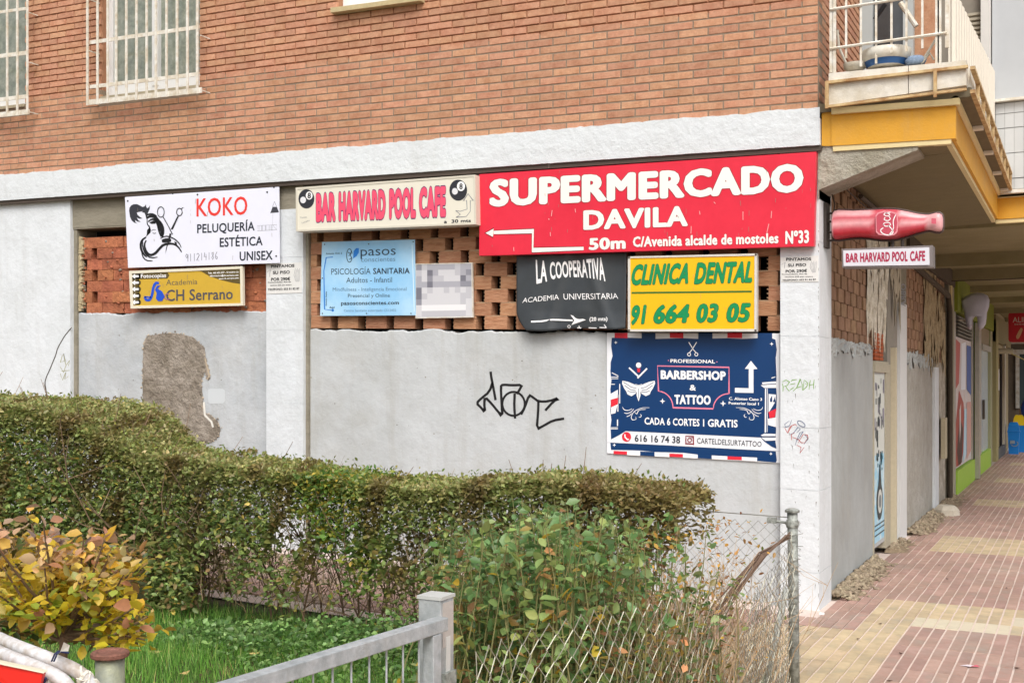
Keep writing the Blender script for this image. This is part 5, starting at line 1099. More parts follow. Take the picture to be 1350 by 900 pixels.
# produce stall
s = empty('produce_stall', 'produce stall stacked with crates beside the grocery windows', 'stall'); b = MB(); b.box(.12, 2.2, 22.6, 23.4, .75, .80); b.build('table', M('stall_wood', '#6a513c', .8), s)
for x in (.2, 2.1): b = MB(); b.box(x, x + .06, 22.65, 22.7, 0, .75); b.build('leg', _m['stall_wood'], s)
cc = [('#6b3f36', 'crate of dark purple fruit at the left end of the produce stall'), ('#c9bfae', 'crate of pale vegetables in the middle of the produce stall'), ('#a8632c', 'crate of orange fruit at the right of the produce stall')]
for k, (h_, lb) in enumerate(cc):
    t = empty('produce_crate', lb, 'crate', 'crates on the produce stall', (.38 + k * .42, 23.0, .80)); b = MB()
    for a in ((-.19, .19, -.25, -.235, 0, .16), (-.19, .19, .235, .25, 0, .16), (-.19, -.175, -.235, .235, 0, .16), (.175, .19, -.235, .235, 0, .16), (-.175, .175, -.235, .235, 0, .02)): b.box(*a)
    b.build('box', _m['stall_wood'], t); b = MB(); mt = M('fruit_' + str(k), h_, .5, .2, 20)
    for q in range(26): rr = random.uniform(.03, .05); b.lathe((random.uniform(-.14, .14), random.uniform(-.2, .2), .10 + random.uniform(0, .12)), [(0, 0), (rr * .7, rr * .3), (rr, rr), (rr * .7, rr * 1.7), (0, rr * 2)], 8)
    tag(b.build('fruit', mt, t, True), kind='stuff')

# ================================================================== person at the right edge
def skin_body(name, V, E, R_, mat, parent):
    me = bpy.data.meshes.new(name); me.from_pydata(V, E, []); o = link(name, me, parent); me.materials.append(mat)
    md = o.modifiers.new('skin', 'SKIN'); sv_ = me.skin_vertices[0].data
    for i, r_ in enumerate(R_): sv_[i].radius = (r_, r_) if not hasattr(r_, '__len__') else r_
    sv_[0].use_root = True; md.use_smooth_shade = True; sb_ = o.modifiers.new('s', 'SUBSURF'); sb_.levels = 2; sb_.render_levels = 2; return o
pc = onZ(1356, 604); pe = empty('person', 'person in a blue jacket and black trousers bending over the produce at the right edge', 'person', None, (pc[0], pc[1], 0))
skin_mat = M('skin', '#b98a6e', .6); jk = M('blue_jacket', '#1f3f96', .8, .15, 10, .4, 20); tr_ = M('black_trousers', '#1b1c22', .85)
# standing, leaning forward (+x/+y), arms reaching down to the crates
skin_body('body', [(0,0,.92),(0,0,1.12),(.10,.05,1.36),(.16,.08,1.45),(.22,.11,1.52),(.26,.13,1.62),(.10,-.12,1.33),(.22,-.14,1.10),(.36,-.08,.95),(.10,.22,1.33),(.22,.26,1.10),(.36,.2,.95),(0,-.10,.86),(.01,-.11,.48),(-.01,-.11,.09),(.12,-.12,.04),(0,.10,.86),(.03,.11,.48),(.01,.11,.09),(.14,.12,.04)],
  [(0,1),(1,2),(2,3),(3,4),(4,5),(2,6),(6,7),(7,8),(2,9),(9,10),(10,11),(0,12),(12,13),(13,14),(14,15),(0,16),(16,17),(17,18),(18,19)], [.14,.14,.15,.06,.075,.085,.06,.045,.03,.06,.045,.03,.09,.06,.045,.035,.09,.06,.045,.035], tr_, pe)
skin_body('jacket', [(0,0,.84),(0,0,1.12),(.10,.05,1.37),(.15,.08,1.44),(.10,-.13,1.34),(.22,-.15,1.10),(.34,-.09,.98),(.10,.23,1.34),(.22,.27,1.10),(.34,.21,.98)], [(0,1),(1,2),(2,3),(2,4),(4,5),(5,6),(2,7),(7,8),(8,9)], [.18,.17,.175,.09,.085,.065,.05,.085,.065,.05], jk, pe)
skin_body('head', [(.18,.09,1.48),(.24,.12,1.58),(.28,.14,1.67),(.34,.17,1.60)], [(0,1),(1,2),(1,3)], [.06,.09,.085,.05], skin_mat, pe)
skin_body('hair', [(.22,.11,1.62),(.27,.13,1.71)], [(0,1)], [.085,.085], M('grey_hair', '#8b8478', .9), pe)
for yy in (-.08, .2):
    for k in range(5): b = MB() if k == 0 else b; dx = .012 * (k - 2); b.tube([(.36, yy + dx, .95), (.375, yy + dx * 1.5, .90 + (.02 if k in (0, 4) else 0)), (.37, yy + dx * 1.6, .87 + (.03 if k in (0, 4) else 0))], [.011, .009, .007], 6)
    b.build('hand', skin_mat, pe, True)

# ================================================================== rubble along the side wall, litter
def lumps(spots, name, mat, lbl=None, cat=None):
    vs = []; fs = []; rg = np.random.default_rng(5)
    ico = np.array([(0,0,1),(.9,0,.3),(.28,.85,.3),(-.72,.53,.3),(-.72,-.53,.3),(.28,-.85,.3),(0,0,-.6)]); ff = [(0,1,2),(0,2,3),(0,3,4),(0,4,5),(0,5,1),(6,2,1),(6,3,2),(6,4,3),(6,5,4),(6,1,5)]
    for x, y, z, r_ in spots:
        a = rg.uniform(0, 6.28); R2 = np.array([[cos(a), -sin(a), 0], [sin(a), cos(a), 0], [0, 0, 1]]); v = (ico * rg.uniform(.6, 1.3, (7, 3))) * r_ * np.array([1, rg.uniform(.6, 1.2), rg.uniform(.5, 1.0)])
        o_ = len(vs); vs += list(v @ R2.T + np.array([x, y, z])); fs += [tuple(o_ + i for i in f) for f in ff]
    return npmesh(name, np.array(vs), np.array(fs), mat)
sp = []
for y0, y1, wd_, hh, n in ((.43, 2.35, .12, .065, 1700), (4.4, 6.6, .14, .055, 1100), (3.1, 3.9, .08, .04, 160), (6.6, 8.9, .14, .05, 500)):
    for i in range(n):
        u = abs(random.gauss(0, .6)); x = .0 + u * wd_; y = random.uniform(y0, y1); z = max(0, hh * (1 - u * .8)) * random.uniform(.55, 1.05); sp.append((x, y, z, random.choice([.008, .011, .015, .022, .03]) * random.uniform(.7, 1.2)))
rub = lumps(sp, 'rubble', M('rubble_stone', '#a3957f', 1., .35, 30, .8, 60, c2='#857662', rnd=.18)); tag(rub, 'crumbled plaster rubble and dirt heaped along the base of the side wall', 'rubble', kind='stuff')
b = MB()
for y0, y1, wd_, hh in ((.43, 2.36, .12, .045), (4.4, 6.7, .14, .045), (6.7, 9.0, .16, .05), (3.0, 3.9, .12, .04)):
    n = 24; vs = []
    for i in range(n + 1):
        y = y0 + (y1 - y0) * i / n; k = random.uniform(.6, 1.2) * min(1, .15 + min(i, n - i) / 3); vs += [(-.02, y, hh * k), (wd_ * .4 * k, y, hh * .7 * k), (wd_ * k, y, hh * .15), (wd_ * 1.5 * k, y, .0015)]
    b.add(vs, [(i*4+j, i*4+j+1, i*4+4+j+1, i*4+4+j) for i in range(n) for j in range(3)])
tag(b.build('dirt_bank', dirt), 'thin bank of brown dirt along the foot of the side wall', 'dirt', kind='stuff')
vs = [(x, y, z + random.uniform(0, .02)) for x, y, z in ((.08, 7.3, 0), (.26, 7.2, 0), (.32, 7.6, 0), (.1, 7.8, 0))]; b = MB(); b.lathe((.16, 6.55, 0), [(.16, 0), (.15, .07), (.10, .12), (0, .13)], 7); tag(b.build('concrete_lump', M('pale_concrete', '#bdb5a6', .9, .15, 10, 1., 20)), 'pale lump of concrete at the foot of the rough plaster wall', 'rubble')
b = MB(); p = onZ(1275, 877.5, .004); b.add([p + np.array(q) for q in ((-.04, 0, 0), (.02, -.02, .004), (.05, .0, .008), (.0, .03, .003))], [(0, 1, 2, 3)], M('wrapper', '#e3d6dc', .4)); b.add([p + np.array(q) for q in ((.02, -.02, .006), (.07, -.01, .006), (.05, .012, .010))], [(0, 1, 2)], M('wrapper_red', '#c8556a', .4)); tag(b.build('candy_wrapper', None), 'small white and pink sweet wrapper dropped on the red paving', 'litter')
b = MB(); p = onZ(1083, 808.5, .006); b.box(p[0] - .012, p[0] + .018, p[1] - .012, p[1] + .012, .001, .012); tag(b.build('paper_scrap', ink_white), 'tiny white paper scrap on the ground by the corner pillar', 'litter')
lf = MB()
for x, y in ((1188, 861), (1172, 897), (1249, 763), (1290, 750), (1320, 697), (1148, 758), (1212, 702), (1238, 745), (1340, 880), (1160, 822), (1327, 775), (1132, 842)):
    p = onZ(x, y, .004); a = random.uniform(0, 6); lf.add([p + np.array((cos(a + t) * r_, sin(a + t) * r_, zz)) for t, r_, zz in ((0, .022, .004), (1.6, .009, .001), (3.1, .02, .006), (4.7, .01, .001))], [(0, 1, 2, 3)])
tag(lf.build('fallen_leaves', M('dead_leaf', '#4a342a', .9)), 'scattered dead brown leaves on the paving', 'leaves', kind='stuff')

# ================================================================== garden: lawn, hedge, shrubs
b = MB(); b.add([(x, y, ground(x, y) - .02) for x, y in ((-11, -9), (.29, -9), (.29, -1.96), (-11, -1.96))], [(0, 1, 2, 3)]); tag(b.build('lawn_soil', M('garden_soil', '#4a3f2c', 1., .3, 6, 1., 30, c2='#3c4a22')), kind='structure')
def mix(a, b_, t): return a * (1 - t)[:, None] + b_ * t[:, None]
def leaves(name, P, size, cols, parent=None, droop=.3, aspect=.5, mat=leaf_mat, seed=1, upb=.5, mesh_only=False):
    """P (n,3) leaf bases; each leaf: 6 vertices folded along its midrib"""
    rg = np.random.default_rng(seed); n = len(P); d = rg.normal(size=(n, 3)); d[:, 2] = d[:, 2] * .6 + upb * .6; d /= np.linalg.norm(d, axis=1)[:, None]
    up = rg.normal(size=(n, 3)) * .5 + np.array([0, 0, 1.]); s_ = np.cross(d, up); s_ /= np.linalg.norm(s_, axis=1)[:, None] + 1e-9; nr = np.cross(s_, d)
    L_ = (size * rg.uniform(.6, 1.25, n))[:, None]; W_ = L_ * aspect * .5
    v0 = P; v1 = P + d * L_ * .35 + s_ * W_ + nr * W_ * .3; v2 = P + d * L_ * .72 + s_ * W_ * .75 + nr * (W_ * .2 - L_ * droop * .12); v3 = P + d * L_ - nr * L_ * droop * .3
    v4 = P + d * L_ * .72 - s_ * W_ * .75 + nr * (W_ * .2 - L_ * droop * .12); v5 = P + d * L_ * .35 - s_ * W_ + nr * W_ * .3
    V = np.stack([v0, v1, v2, v3, v4, v5], 1).reshape(-1, 3); o_ = (np.arange(n) * 6)[:, None]
    Fq = np.vstack([o_ + np.array([[0, 1, 2, 3]]), o_ + np.array([[0, 3, 4, 5]])]); C = np.repeat(cols, 6, 0)
    return npmesh(name, V, Fq, mat, parent, C)
def pal(hexes, wts, n, rg, jit=.16):
    A_ = np.array([srgb(h) for h in hexes]) * 1.35; c = A_[rg.choice(len(hexes), n, p=np.array(wts) / sum(wts))]; return np.clip(c * rg.uniform(1 - jit * 2, 1 + jit * 2, (n, 1)) * rg.uniform(1 - jit * .5, 1 + jit * .5, (n, 3)), 0, 1)
# hedge: top profile along x measured on its centre line
HX = np.array([-8.0, -5.6, -4.8, -4.5, -4.15, -3.95, -3.75, -3.4, -2.7, -2.3, -2.0, -1.85, -1.6, -1.2, -.9, -.6, -.4, -.2, -.10])
HZ = np.array([1.50, 1.49, 1.475, 1.45, 1.37, 1.27, 1.16, 1.13, 1.09, 1.05, 1.03, 1.02, 1.03, 1.07, 1.09, 1.085, 1.07, 1.05, 1.0])
HW0, HC = .34, -2.42
rg = np.random.default_rng(21)
hedge = empty('clipped_hedge', 'long clipped privet hedge along the fence, taller and rounder at its left end', 'hedge', None, (-3, HC, 0))
hedge.location = (0, 0, 0)
def hz(x): return np.interp(x, HX, HZ)
def hw(x): return HW0 + np.clip((-3.7 - x) * .35, 0, .30)
def clump(x, y, z): return .5 + .25 * np.sin(x * 7.1 + z * 5) + .25 * np.sin(x * 15.3 - z * 11 + y * 9)
N1 = 185000
x = np.concatenate([rg.uniform(-6.6, -.12, int(N1 * .8)), rg.uniform(-6.6, -3.6, N1 - int(N1 * .8))]); top = hz(x); W = hw(x)
side = rg.random(len(x)); y = np.empty_like(x); z = np.empty_like(x)
tmask = side < .40
y[tmask] = HC + rg.uniform(-1, 1, tmask.sum()) * W[tmask]; z[tmask] = top[tmask] + .018 * np.sin(x[tmask] * 11 + y[tmask] * 14) * np.sin(x[tmask] * 4.3) - np.abs(rg.normal(0, .03, tmask.sum())) - .06 * np.abs((y[tmask] - HC) / W[tmask]) ** 4
fm = (~tmask); depth = np.abs(rg.normal(0, .10, fm.sum())); y[fm] = HC - W[fm] + depth; back = rg.random(fm.sum()) < .22; yb = y[fm]; yb[back] = HC + W[fm][back] - depth[back]; y[fm] = yb
g0 = np.maximum(0, -K * x); t = rg.random(fm.sum()) ** 1.35; z[fm] = top[fm] + .02 * np.sin(x[fm] * 9) * np.sin(x[fm] * 3.7 + 1) - t * (top[fm] - g0[fm] - .08)
# thinning out low down, with gaps
hfrac = (z - g0) / (top - g0); cl = clump(x, y, z)
thin = np.clip((hfrac - .08) / .60, .08, 1) ** 1.35; thin = np.where(x < -3.3, np.maximum(thin, .9), thin)
thin *= np.where((hfrac < .74) & (x > -3.3), np.clip((cl - .27) * 3.0, .07, 1), 1)
keep = rg.random(len(x)) < thin; keep &= ~((x > -.55) & (z < top - .26 - (-.1 - x) * .35)); keep &= z < top + .03
x, y, z = x[keep], y[keep], z[keep]; top = hz(x); hfrac = (z) / top; cl = clump(x * 1.3, y, z * .8)
n = len(x); ctop = pal(['#8b9058', '#7f8850', '#988f60', '#a8a26e', '#6f7244'], [3, 3, 2, 2, 1], n, rg); clow = pal(['#738650', '#869658', '#5f6f40', '#8f7a55', '#9da562', '#c5ad58'], [3, 3, 2, 1.3, 1.5, .35], n, rg)
cyel = pal(['#93923a', '#5d7f33', '#b29a38', '#40662c'], [2, 3, .6, 2], n, rg); col_ = mix(clow, ctop, np.clip((z - top + .22) / .18, 0, 1))
ym = np.exp(-((x + 2.25) / .35) ** 2) * (rg.random(n) < .85); col_ = mix(col_, cyel, np.clip(ym * .9, 0, 1)); dk_ = np.clip((.45 - cl) * 2.2, 0, .75); col_ = mix(col_, pal(['#6b5538', '#5d4c30', '#7a6a3c'], [1, 1, 1], n, rg), dk_); bm_ = np.exp(-((x + .3) / .35) ** 2) * .6; col_ = mix(col_, pal(['#7a5c3c', '#6b5132'], [1, 1], n, rg), bm_)
dens = .034 + .012 * (hfrac < .7) ; Pn = np.stack([x, y, z], 1)
tag(leaves('foliage', Pn, dens, col_, hedge, seed=3, aspect=.55), kind='stuff')
# loose shoots on top
n = 900; x = rg.uniform(-6, -.15, n); z = hz(x) + rg.uniform(0, .045, n); y = HC + rg.uniform(-1, 1, n) * .3
tag(leaves('shoot_tips', np.stack([x, y, z], 1), np.full(n, .028), pal(['#6d7434', '#7f7d3c', '#58702f'], [1, 1, 1], n, rg), hedge, seed=4, upb=1.2), kind='stuff')
def twigs(name, bases, parent, rg, hgt, spread, r0, mat=bark, nb=4, sides=4, kind='stuff'):
    """branching stems: each base grows a wavering stem with side twigs"""
    b = MB()
    for (x, y, z), h_ in zip(bases, hgt):
        P = [np.array((x, y, z))]; d = np.array([rg.normal(0, spread * .5), rg.normal(0, spread * .5), 1.]); st = h_ / 6
        for k in range(6):
            d = d + np.array([rg.normal(0, .16), rg.normal(0, .16), 0]); P.append(P[-1] + d / np.linalg.norm(d) * st)
        b.tube(P, [r0 * (1 - .12 * k) for k in range(7)], sides, cap=False)
        for q in range(nb):
            k = rg.integers(1, 6); s0 = P[k]; dd = np.array([rg.normal(0, 1), rg.normal(0, 1), rg.uniform(.5, 1.6)]); dd /= np.linalg.norm(dd); ln = h_ * rg.uniform(.15, .4)
            m_ = s0 + dd * ln * .5 + rg.normal(0, .015, 3); b.tube([s0, m_, s0 + dd * ln + np.array([0, 0, .03])], [r0 * .45, r0 * .35, r0 * .2], 3, cap=False)
    o = b.build(name, mat, parent); return tag(o, kind=kind) if kind else o
n = 95; xs_ = rg.uniform(-6.2, -.35, n); xs_[:20] = rg.uniform(-1., -.5, 20)
twigs('stems', [(a, HC + rg.normal(0, .10), max(0, -K * a) - .02) for a in xs_], hedge, rg, [hz(a) * .93 for a in xs_], .12, .009, nb=9)
n = 420; xs_ = rg.uniform(-4.3, -.3, n); twigs('fine_twigs', [(a, HC + rg.uniform(-.3, .2), max(0, -K * a) + rg.uniform(.1, .6)) for a in xs_], hedge, rg, rg.uniform(.25, .5, n), .5, .0035, M('pale_twig', '#8a7658', .9), nb=4, sides=3)
# front shrub: leaves as pieces
shrub = empty('leafy_shrub', 'loose green and yellowing shrub behind the slack wire fence', 'shrub', None, (0, 0, 0))
rg = np.random.default_rng(33)
TOPX = [575, 590, 610, 640, 665, 690, 720, 745, 770, 800, 830, 860, 880, 905, 930, 960, 1010]; TOPY = [725, 700, 705, 680, 690, 662, 672, 652, 668, 672, 680, 692, 676, 705, 712, 745, 800]
fence_x = lambda y: -.02 + (y + 5.16) * (.36 / 3.05)
P = []; shoots = []
while len(shoots) < 470:
    px = rg.uniform(570, 985) if rg.random() < .8 else rg.uniform(570, 760); D = rg.uniform(4.15, 5.75); hfr = rg.random() ** 1.6
    tipy = np.interp(px, TOPX, TOPY) + hfr * 200 + rg.normal(0, 9); tip = atD(px, tipy, D)
    if tip[0] > fence_x(tip[1]) + .04 or tip[1] > -2.8 or tip[2] < .12 or rg.random() > np.interp(px, [870, 985], [1, .25]): continue
    base = np.array([tip[0] + rg.normal(0, .10), tip[1] + rg.normal(0, .12), -.01]); base[0] = min(base[0], fence_x(base[1]) - .04)
    mid_ = base * .45 + tip * .55 + np.array([rg.normal(0, .05), rg.normal(0, .05), .02]); Q = [base * (1 - t) ** 2 + 2 * mid_ * t * (1 - t) + tip * t * t for t in np.linspace(0, 1, 7)]; shoots.append(Q)
    L_ = np.linalg.norm(tip - base)
    for t in np.arange(.12, 1.0, .026 / max(L_, .2)):
        if rg.random() < .35 + .65 * t:
            k = t * 6; a = int(k); P.append(Q[a] * (1 - k + a) + Q[min(a + 1, 6)] * (k - a) + rg.normal(0, .016, 3))
P = np.array(P); n = len(P); b = MB()
for Q in shoots: b.tube(Q, [.0045, .0042, .0038, .0033, .0028, .0022, .0015], 4, cap=False)
tag(b.build('stems', M('olive_twig', '#77744a', .9), shrub), kind='stuff')
cz = clump(P[:, 0] * 2, P[:, 1] * 2, P[:, 2] * 2)
c1 = pal(['#5f7c4c', '#6d8a55', '#4c6a3a', '#7f8f50', '#8a9a62'], [3, 3, 2, 2, 1], n, rg); c2 = pal(['#8a7a44', '#a98e4a', '#8c6a48', '#c2a13c', '#c98f62', '#5f5a30'], [3, 2, 3, .8, .6, 2], n, rg)
tt = np.clip((.95 - P[:, 2]) * .45 + (cz - .5) * .6 + .08, 0, .8); col_ = np.where((rg.random(n) < tt)[:, None], c2, c1)
D = (P - CAM) @ Fv; srt = np.argsort(D)
big = srt[:300]; restI = srt[300:]
tag(leaves('leaf', P[restI], rg.uniform(.030, .058, len(restI)), col_[restI], shrub, seed=8, aspect=.62, upb=.4), kind='stuff')
def leaf_mesh(name, c, asp=.6):
    b = MB(); b.add([(0, 0, 0), (asp * .36, .25, .07), (asp * .46, .5, .08), (asp * .3, .78, .03), (0, 1, -.08), (-asp * .3, .78, .03), (-asp * .46, .5, .08), (-asp * .36, .25, .07), (0, .5, -.01)],
      [(0, 1, 8), (1, 2, 8), (2, 3, 8), (3, 4, 8), (4, 5, 8), (5, 6, 8), (6, 7, 8), (7, 0, 8)])
    me = bpy.data.meshes.new(name); me.from_pydata(b.v, [], b.f); me.materials.append(c); me.update(); me.polygons.foreach_set('use_smooth', [True] * 8); return me
LM = [leaf_mesh('leaf', M('leaf_' + str(i), h_, .5, .12, 30, rnd=.14, spec=.35)) for i, h_ in enumerate(('#8fa866', '#a3b670', '#708f58', '#a8b068', '#dcb848', '#c09a65'))]
for k, i in enumerate(big):
    o = link('leaf', LM[rg.choice(6, p=[.28, .24, .2, .12, .09, .07])], shrub); o.location = P[i]; o.rotation_euler = (rg.uniform(-.5, 1.1), rg.normal(0, .5), rg.uniform(0, 6.28)); sc_ = rg.uniform(.038, .070); o.scale = (sc_, sc_, sc_)
# dry brushwood in the corner by the post
dry = empty('dry_brush', 'dry leafless brushwood tangled in the wire near the fence post', 'brushwood'); bs = []
while len(bs) < 180:
    px = rg.uniform(840, 1038); D = rg.uniform(4.6, 5.95); p = atD(px, 800, D); fx = -.02 + (p[1] + 5.16) * (.36 / 3.05)
    if p[0] < fx - .02 and p[1] < -2.2: bs.append((p[0], p[1], -.01))
tag(twigs('stems', bs, dry, rg, rg.uniform(.35, .82, 180), .22, .0032, M('dry_twig', '#b39a7c', .9), nb=6, sides=3), kind='stuff')
pb = np.array(bs)[rg.choice(180, 700)] + rg.normal(0, .05, (700, 3)) * np.array([1, 1, 0]) + np.stack([np.zeros(700), np.zeros(700), rg.uniform(.1, .95, 700)], 1)
pb = pb[pb[:, 0] < -.02 + (pb[:, 1] + 5.16) * (.36 / 3.05) - .01]
tag(leaves('dry_leaves', pb, np.full(len(pb), .03), pal(['#a9824a', '#b08a3c', '#6b7a3a', '#8a6242'], [2, 2, 1, 1], len(pb), rg), dry, seed=12), kind='stuff')
# ground cover
P = []
while len(P) < 9000:
    x = rg.uniform(-3.6, .1); y = rg.uniform(-4.4, -2.55); h_ = .26 * math.exp(-((x + 1.6) / 1.0) ** 2) * math.exp(-((y + 2.9) / .35) ** 2) + .16 * math.exp(-((x + .35) / .45) ** 2) * (y > -4.2) + .05 * math.exp(-((x + 2) / 1.6) ** 2) * (y > -3.2)
    if h_ > .035 and x < -.02 + (y + 5.16) * .118: P.append((x, y, ground(x, y) + rg.uniform(.2, 1) * h_))
P = np.array(P); gcv = leaves('ground_cover', P, rg.uniform(.022, .042, len(P)), pal(['#66854a', '#7a9a5a', '#4d6c38', '#8aa368'], [3, 2, 3, 1], len(P), rg), None, seed=14, aspect=.75)
tag(gcv, 'low bright green leafy ground cover at the foot of the hedge', 'ground cover', kind='stuff')
# grass
n = 110000; x = rg.uniform(-6.5, .2, n); y = rg.uniform(-6.6, -2.1, n); gz = np.maximum(0, -K * x); k_ = (x < -.05 + (y + 5.16) * .118) & ((y < -2.3) | (rg.random(n) < .3)); x, y, gz = x[k_], y[k_], gz[k_]; n = len(x)
h_ = rg.uniform(.05, .12, n) * (1 + .4 * np.sin(x * 5) * np.sin(y * 4)); a = rg.uniform(0, 6.28, n); w_ = .0028; ln = rg.uniform(0, .6, n) * h_; b2 = rg.uniform(0, 6.28, n)
V = np.stack([np.stack([x + np.cos(a) * w_, y + np.sin(a) * w_, gz - .02], 1), np.stack([x - np.cos(a) * w_, y - np.sin(a) * w_, gz - .02], 1), np.stack([x + np.cos(b2) * ln, y + np.sin(b2) * ln, gz - .02 + h_], 1)], 1).reshape(-1, 3)
gr_ = npmesh('lawn_grass', V, np.arange(3 * n).reshape(-1, 3), leaf_mat, None, np.repeat(pal(['#5d8a38', '#749f48', '#4a7330', '#97b562', '#b9ad70'], [3, 3, 2, 1.2, .5], n, rg), 3, 0)); tag(gr_, 'short bright green grass of the garden lawn', 'grass', kind='stuff')
lf = MB()
for px, py in ((243, 888), (335, 862), (300, 905), (420, 880), (205, 860)):
    p = onZ(px, py, .10); a = random.uniform(0, 6); lf.add([p + np.array((cos(a + t) * r_, sin(a + t) * r_, zz)) for t, r_, zz in ((0, .045, .01), (1.6, .015, .0), (3.1, .04, .012), (4.7, .016, 0))], [(0, 1, 2, 3)])
tag(lf.build('fallen_leaves', M('tan_leaf', '#b8a067', .8)), 'a few tan fallen leaves lying on the lawn', 'leaves', kind='stuff')

for m_ in [m for k, m in _m.items() if k.startswith('leaf_')]: thin_leaf(m_)
# ================================================================== yellow leaved shrub, near left
ys_ = empty('yellow_shrub', 'yellow and pinkish autumn shrub at the left above the white pipes', 'shrub'); rg = np.random.default_rng(41)
YM = [leaf_mesh('leaf', M('autumn_leaf_' + str(i), h_, .5, .10, 30, rnd=.10, spec=.3), .66) for i, h_ in enumerate(('#d9c040', '#d6a93c', '#c08a68', '#c4a283', '#a3b04a', '#cba657', '#94807a'))]
for m_ in [m for k, m in _m.items() if k.startswith('autumn_leaf_')]: thin_leaf(m_)
root = atD(83, 905, 3.3); tips = []; tb = MB()
tb.tube([(root[0], root[1], ground(root[0], root[1]) - .02), atD(84, 960, 3.3), atD(83, 870, 3.3), atD(84, 835, 3.3)], [.02, .018, .013, .011], 7)
for i in range(64):
    u = rg.random(); px = rg.uniform(-40, 205); topc = np.interp(px, [-30, 0, 40, 90, 150, 200], [690, 688, 684, 700, 712, 740]); py = topc + rg.uniform(0, 1) ** 1.3 * 120; D = 3.3 + rg.uniform(-.30, .30)
    t = atD(px, py, D); s0 = atD(84 + rg.normal(0, 3), 845 - rg.uniform(0, 25), 3.3); m_ = s0 * .5 + t * .5 + np.array([0, 0, -.02]) + rg.normal(0, .012, 3)
    tb.tube([s0, m_, t], [.006, .0045, .002], 5, cap=False); tips.append((s0, m_, t))
tb.build('branches', bark, ys_)
cnt = 0
for s0, m_, t in tips:
    for q in range(5 if cnt < 284 else 0):
        k = rg.uniform(.45, 1.02); p = (m_ * (1 - (k - .5) * 2) + t * (k - .5) * 2) if k > .5 else (s0 * (1 - k * 2) + m_ * k * 2); cnt += 1
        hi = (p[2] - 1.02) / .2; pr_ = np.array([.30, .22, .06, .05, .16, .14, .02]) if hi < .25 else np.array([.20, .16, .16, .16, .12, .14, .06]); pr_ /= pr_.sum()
        o = link('leaf', YM[rg.choice(7, p=pr_)], ys_); o.location = p + rg.normal(0, .012, 3); o.rotation_euler = (rg.uniform(-.7, .9), rg.normal(0, .6), rg.uniform(0, 6.28)); sc_ = rg.uniform(.034, .062); o.scale = (sc_, sc_, sc_)
for px, py, ang, s_ in ((30, 798, 1.4, .1), (50, 780, 1.2, .07), (40, 820, 2.6, .06), (90, 807, .4, .055), (62, 810, 3.4, .055), (107, 870, .9, .055), (128, 858, .5, .07), (130, 830, 4.0, .065), (148, 828, 5.4, .055), (178, 795, .2, .05), (60, 775, .2, .06), (20, 755, 2.2, .06), (110, 780, 2.0, .05), (150, 778, 1.1, .055), (45, 826, 5.8, .06), (135, 795, 1.5, .06)):
    o = link('leaf', YM[0 if rg.random() < .7 else 1], ys_); o.location = atD(px, py, 3.2); o.rotation_euler = (1.2, rg.normal(0, .3), ang); sc_ = s_ * .8; o.scale = (sc_, sc_, sc_)
Q_ = []
for s0, m_, t in tips:
    for q in range(22): k = rg.uniform(.5, 1.05); Q_.append(m_ * (1 - (k - .5) * 2) + t * (k - .5) * 2 + rg.normal(0, .02, 3))
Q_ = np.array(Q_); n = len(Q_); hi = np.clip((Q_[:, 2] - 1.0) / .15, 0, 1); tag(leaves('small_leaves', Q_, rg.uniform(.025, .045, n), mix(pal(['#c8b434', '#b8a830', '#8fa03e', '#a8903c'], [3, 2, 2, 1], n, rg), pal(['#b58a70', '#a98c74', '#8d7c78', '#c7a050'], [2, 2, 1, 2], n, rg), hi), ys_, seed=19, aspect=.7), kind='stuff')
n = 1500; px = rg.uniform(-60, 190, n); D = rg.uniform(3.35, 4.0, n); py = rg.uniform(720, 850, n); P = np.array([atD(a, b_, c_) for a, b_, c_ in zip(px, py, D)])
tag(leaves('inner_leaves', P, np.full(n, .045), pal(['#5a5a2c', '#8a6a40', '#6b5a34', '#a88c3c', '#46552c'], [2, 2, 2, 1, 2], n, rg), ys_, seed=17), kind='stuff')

# ================================================================== wire fences, gate, post, barrier
wire = M('fence_wire', '#8f908a', .5, .2, 40, metal=.4)
PX_, PY_ = .31, -2.11
def chain(name, A0, A1, zt_, zb_fn, cell, r_, parent, mat=wire, zlow=0.02, slack=None):
    """chain link between two ground points: zigzag wires, each a real thin tube (3 sided)"""
    A0 = np.array(A0, float); A1 = np.array(A1, float); Ln = np.linalg.norm(A1 - A0); d = (A1 - A0) / Ln; nrm = np.array([-d[1], d[0]]); b = MB(); n = int(Ln / cell); m = int((max(zt_, .3) - zlow) / (cell * .5)) + 1
    for i in range(n + 1):
        for sgn in (1, -1):
            P = []
            for j in range(m + 1):
                s0 = i * cell + (cell / 2 * sgn if j % 2 else 0); s0 = min(max(s0, 0), Ln); z = zlow + j * cell * .5
                tz = zt_ if slack is None else slack(s0 / Ln)
                if z > tz: break
                wob = .012 * sin(s0 * 9 + z * 7) + (.02 * sin(s0 * 4.1) if slack else 0); q = A0 + d * s0 + nrm * (wob + .002 * sgn); P.append((q[0], q[1], z + ground(q[0], q[1])))
            if len(P) > 1: b.tube(P, r_, 3, cap=False)
    return b.build(name, mat, parent)
fn = empty('garden_fence', 'chain link fence with a leaning grey corner post around the garden', 'fence')
b = MB(); b.tube([(PX_, PY_, -.1), (PX_ - .005, PY_, .45), (PX_ - .012, PY_, .925)], .027, 14); b.build('corner_post', galv_dull, fn, True)
b = MB(); b.lathe((PX_ - .012, PY_, .915), [(.028, .004), (.038, .006), (.039, .016), (.030, .023), (.014, .028), (0, .029)], 18); b.build('post_cap', galv_dull, fn)
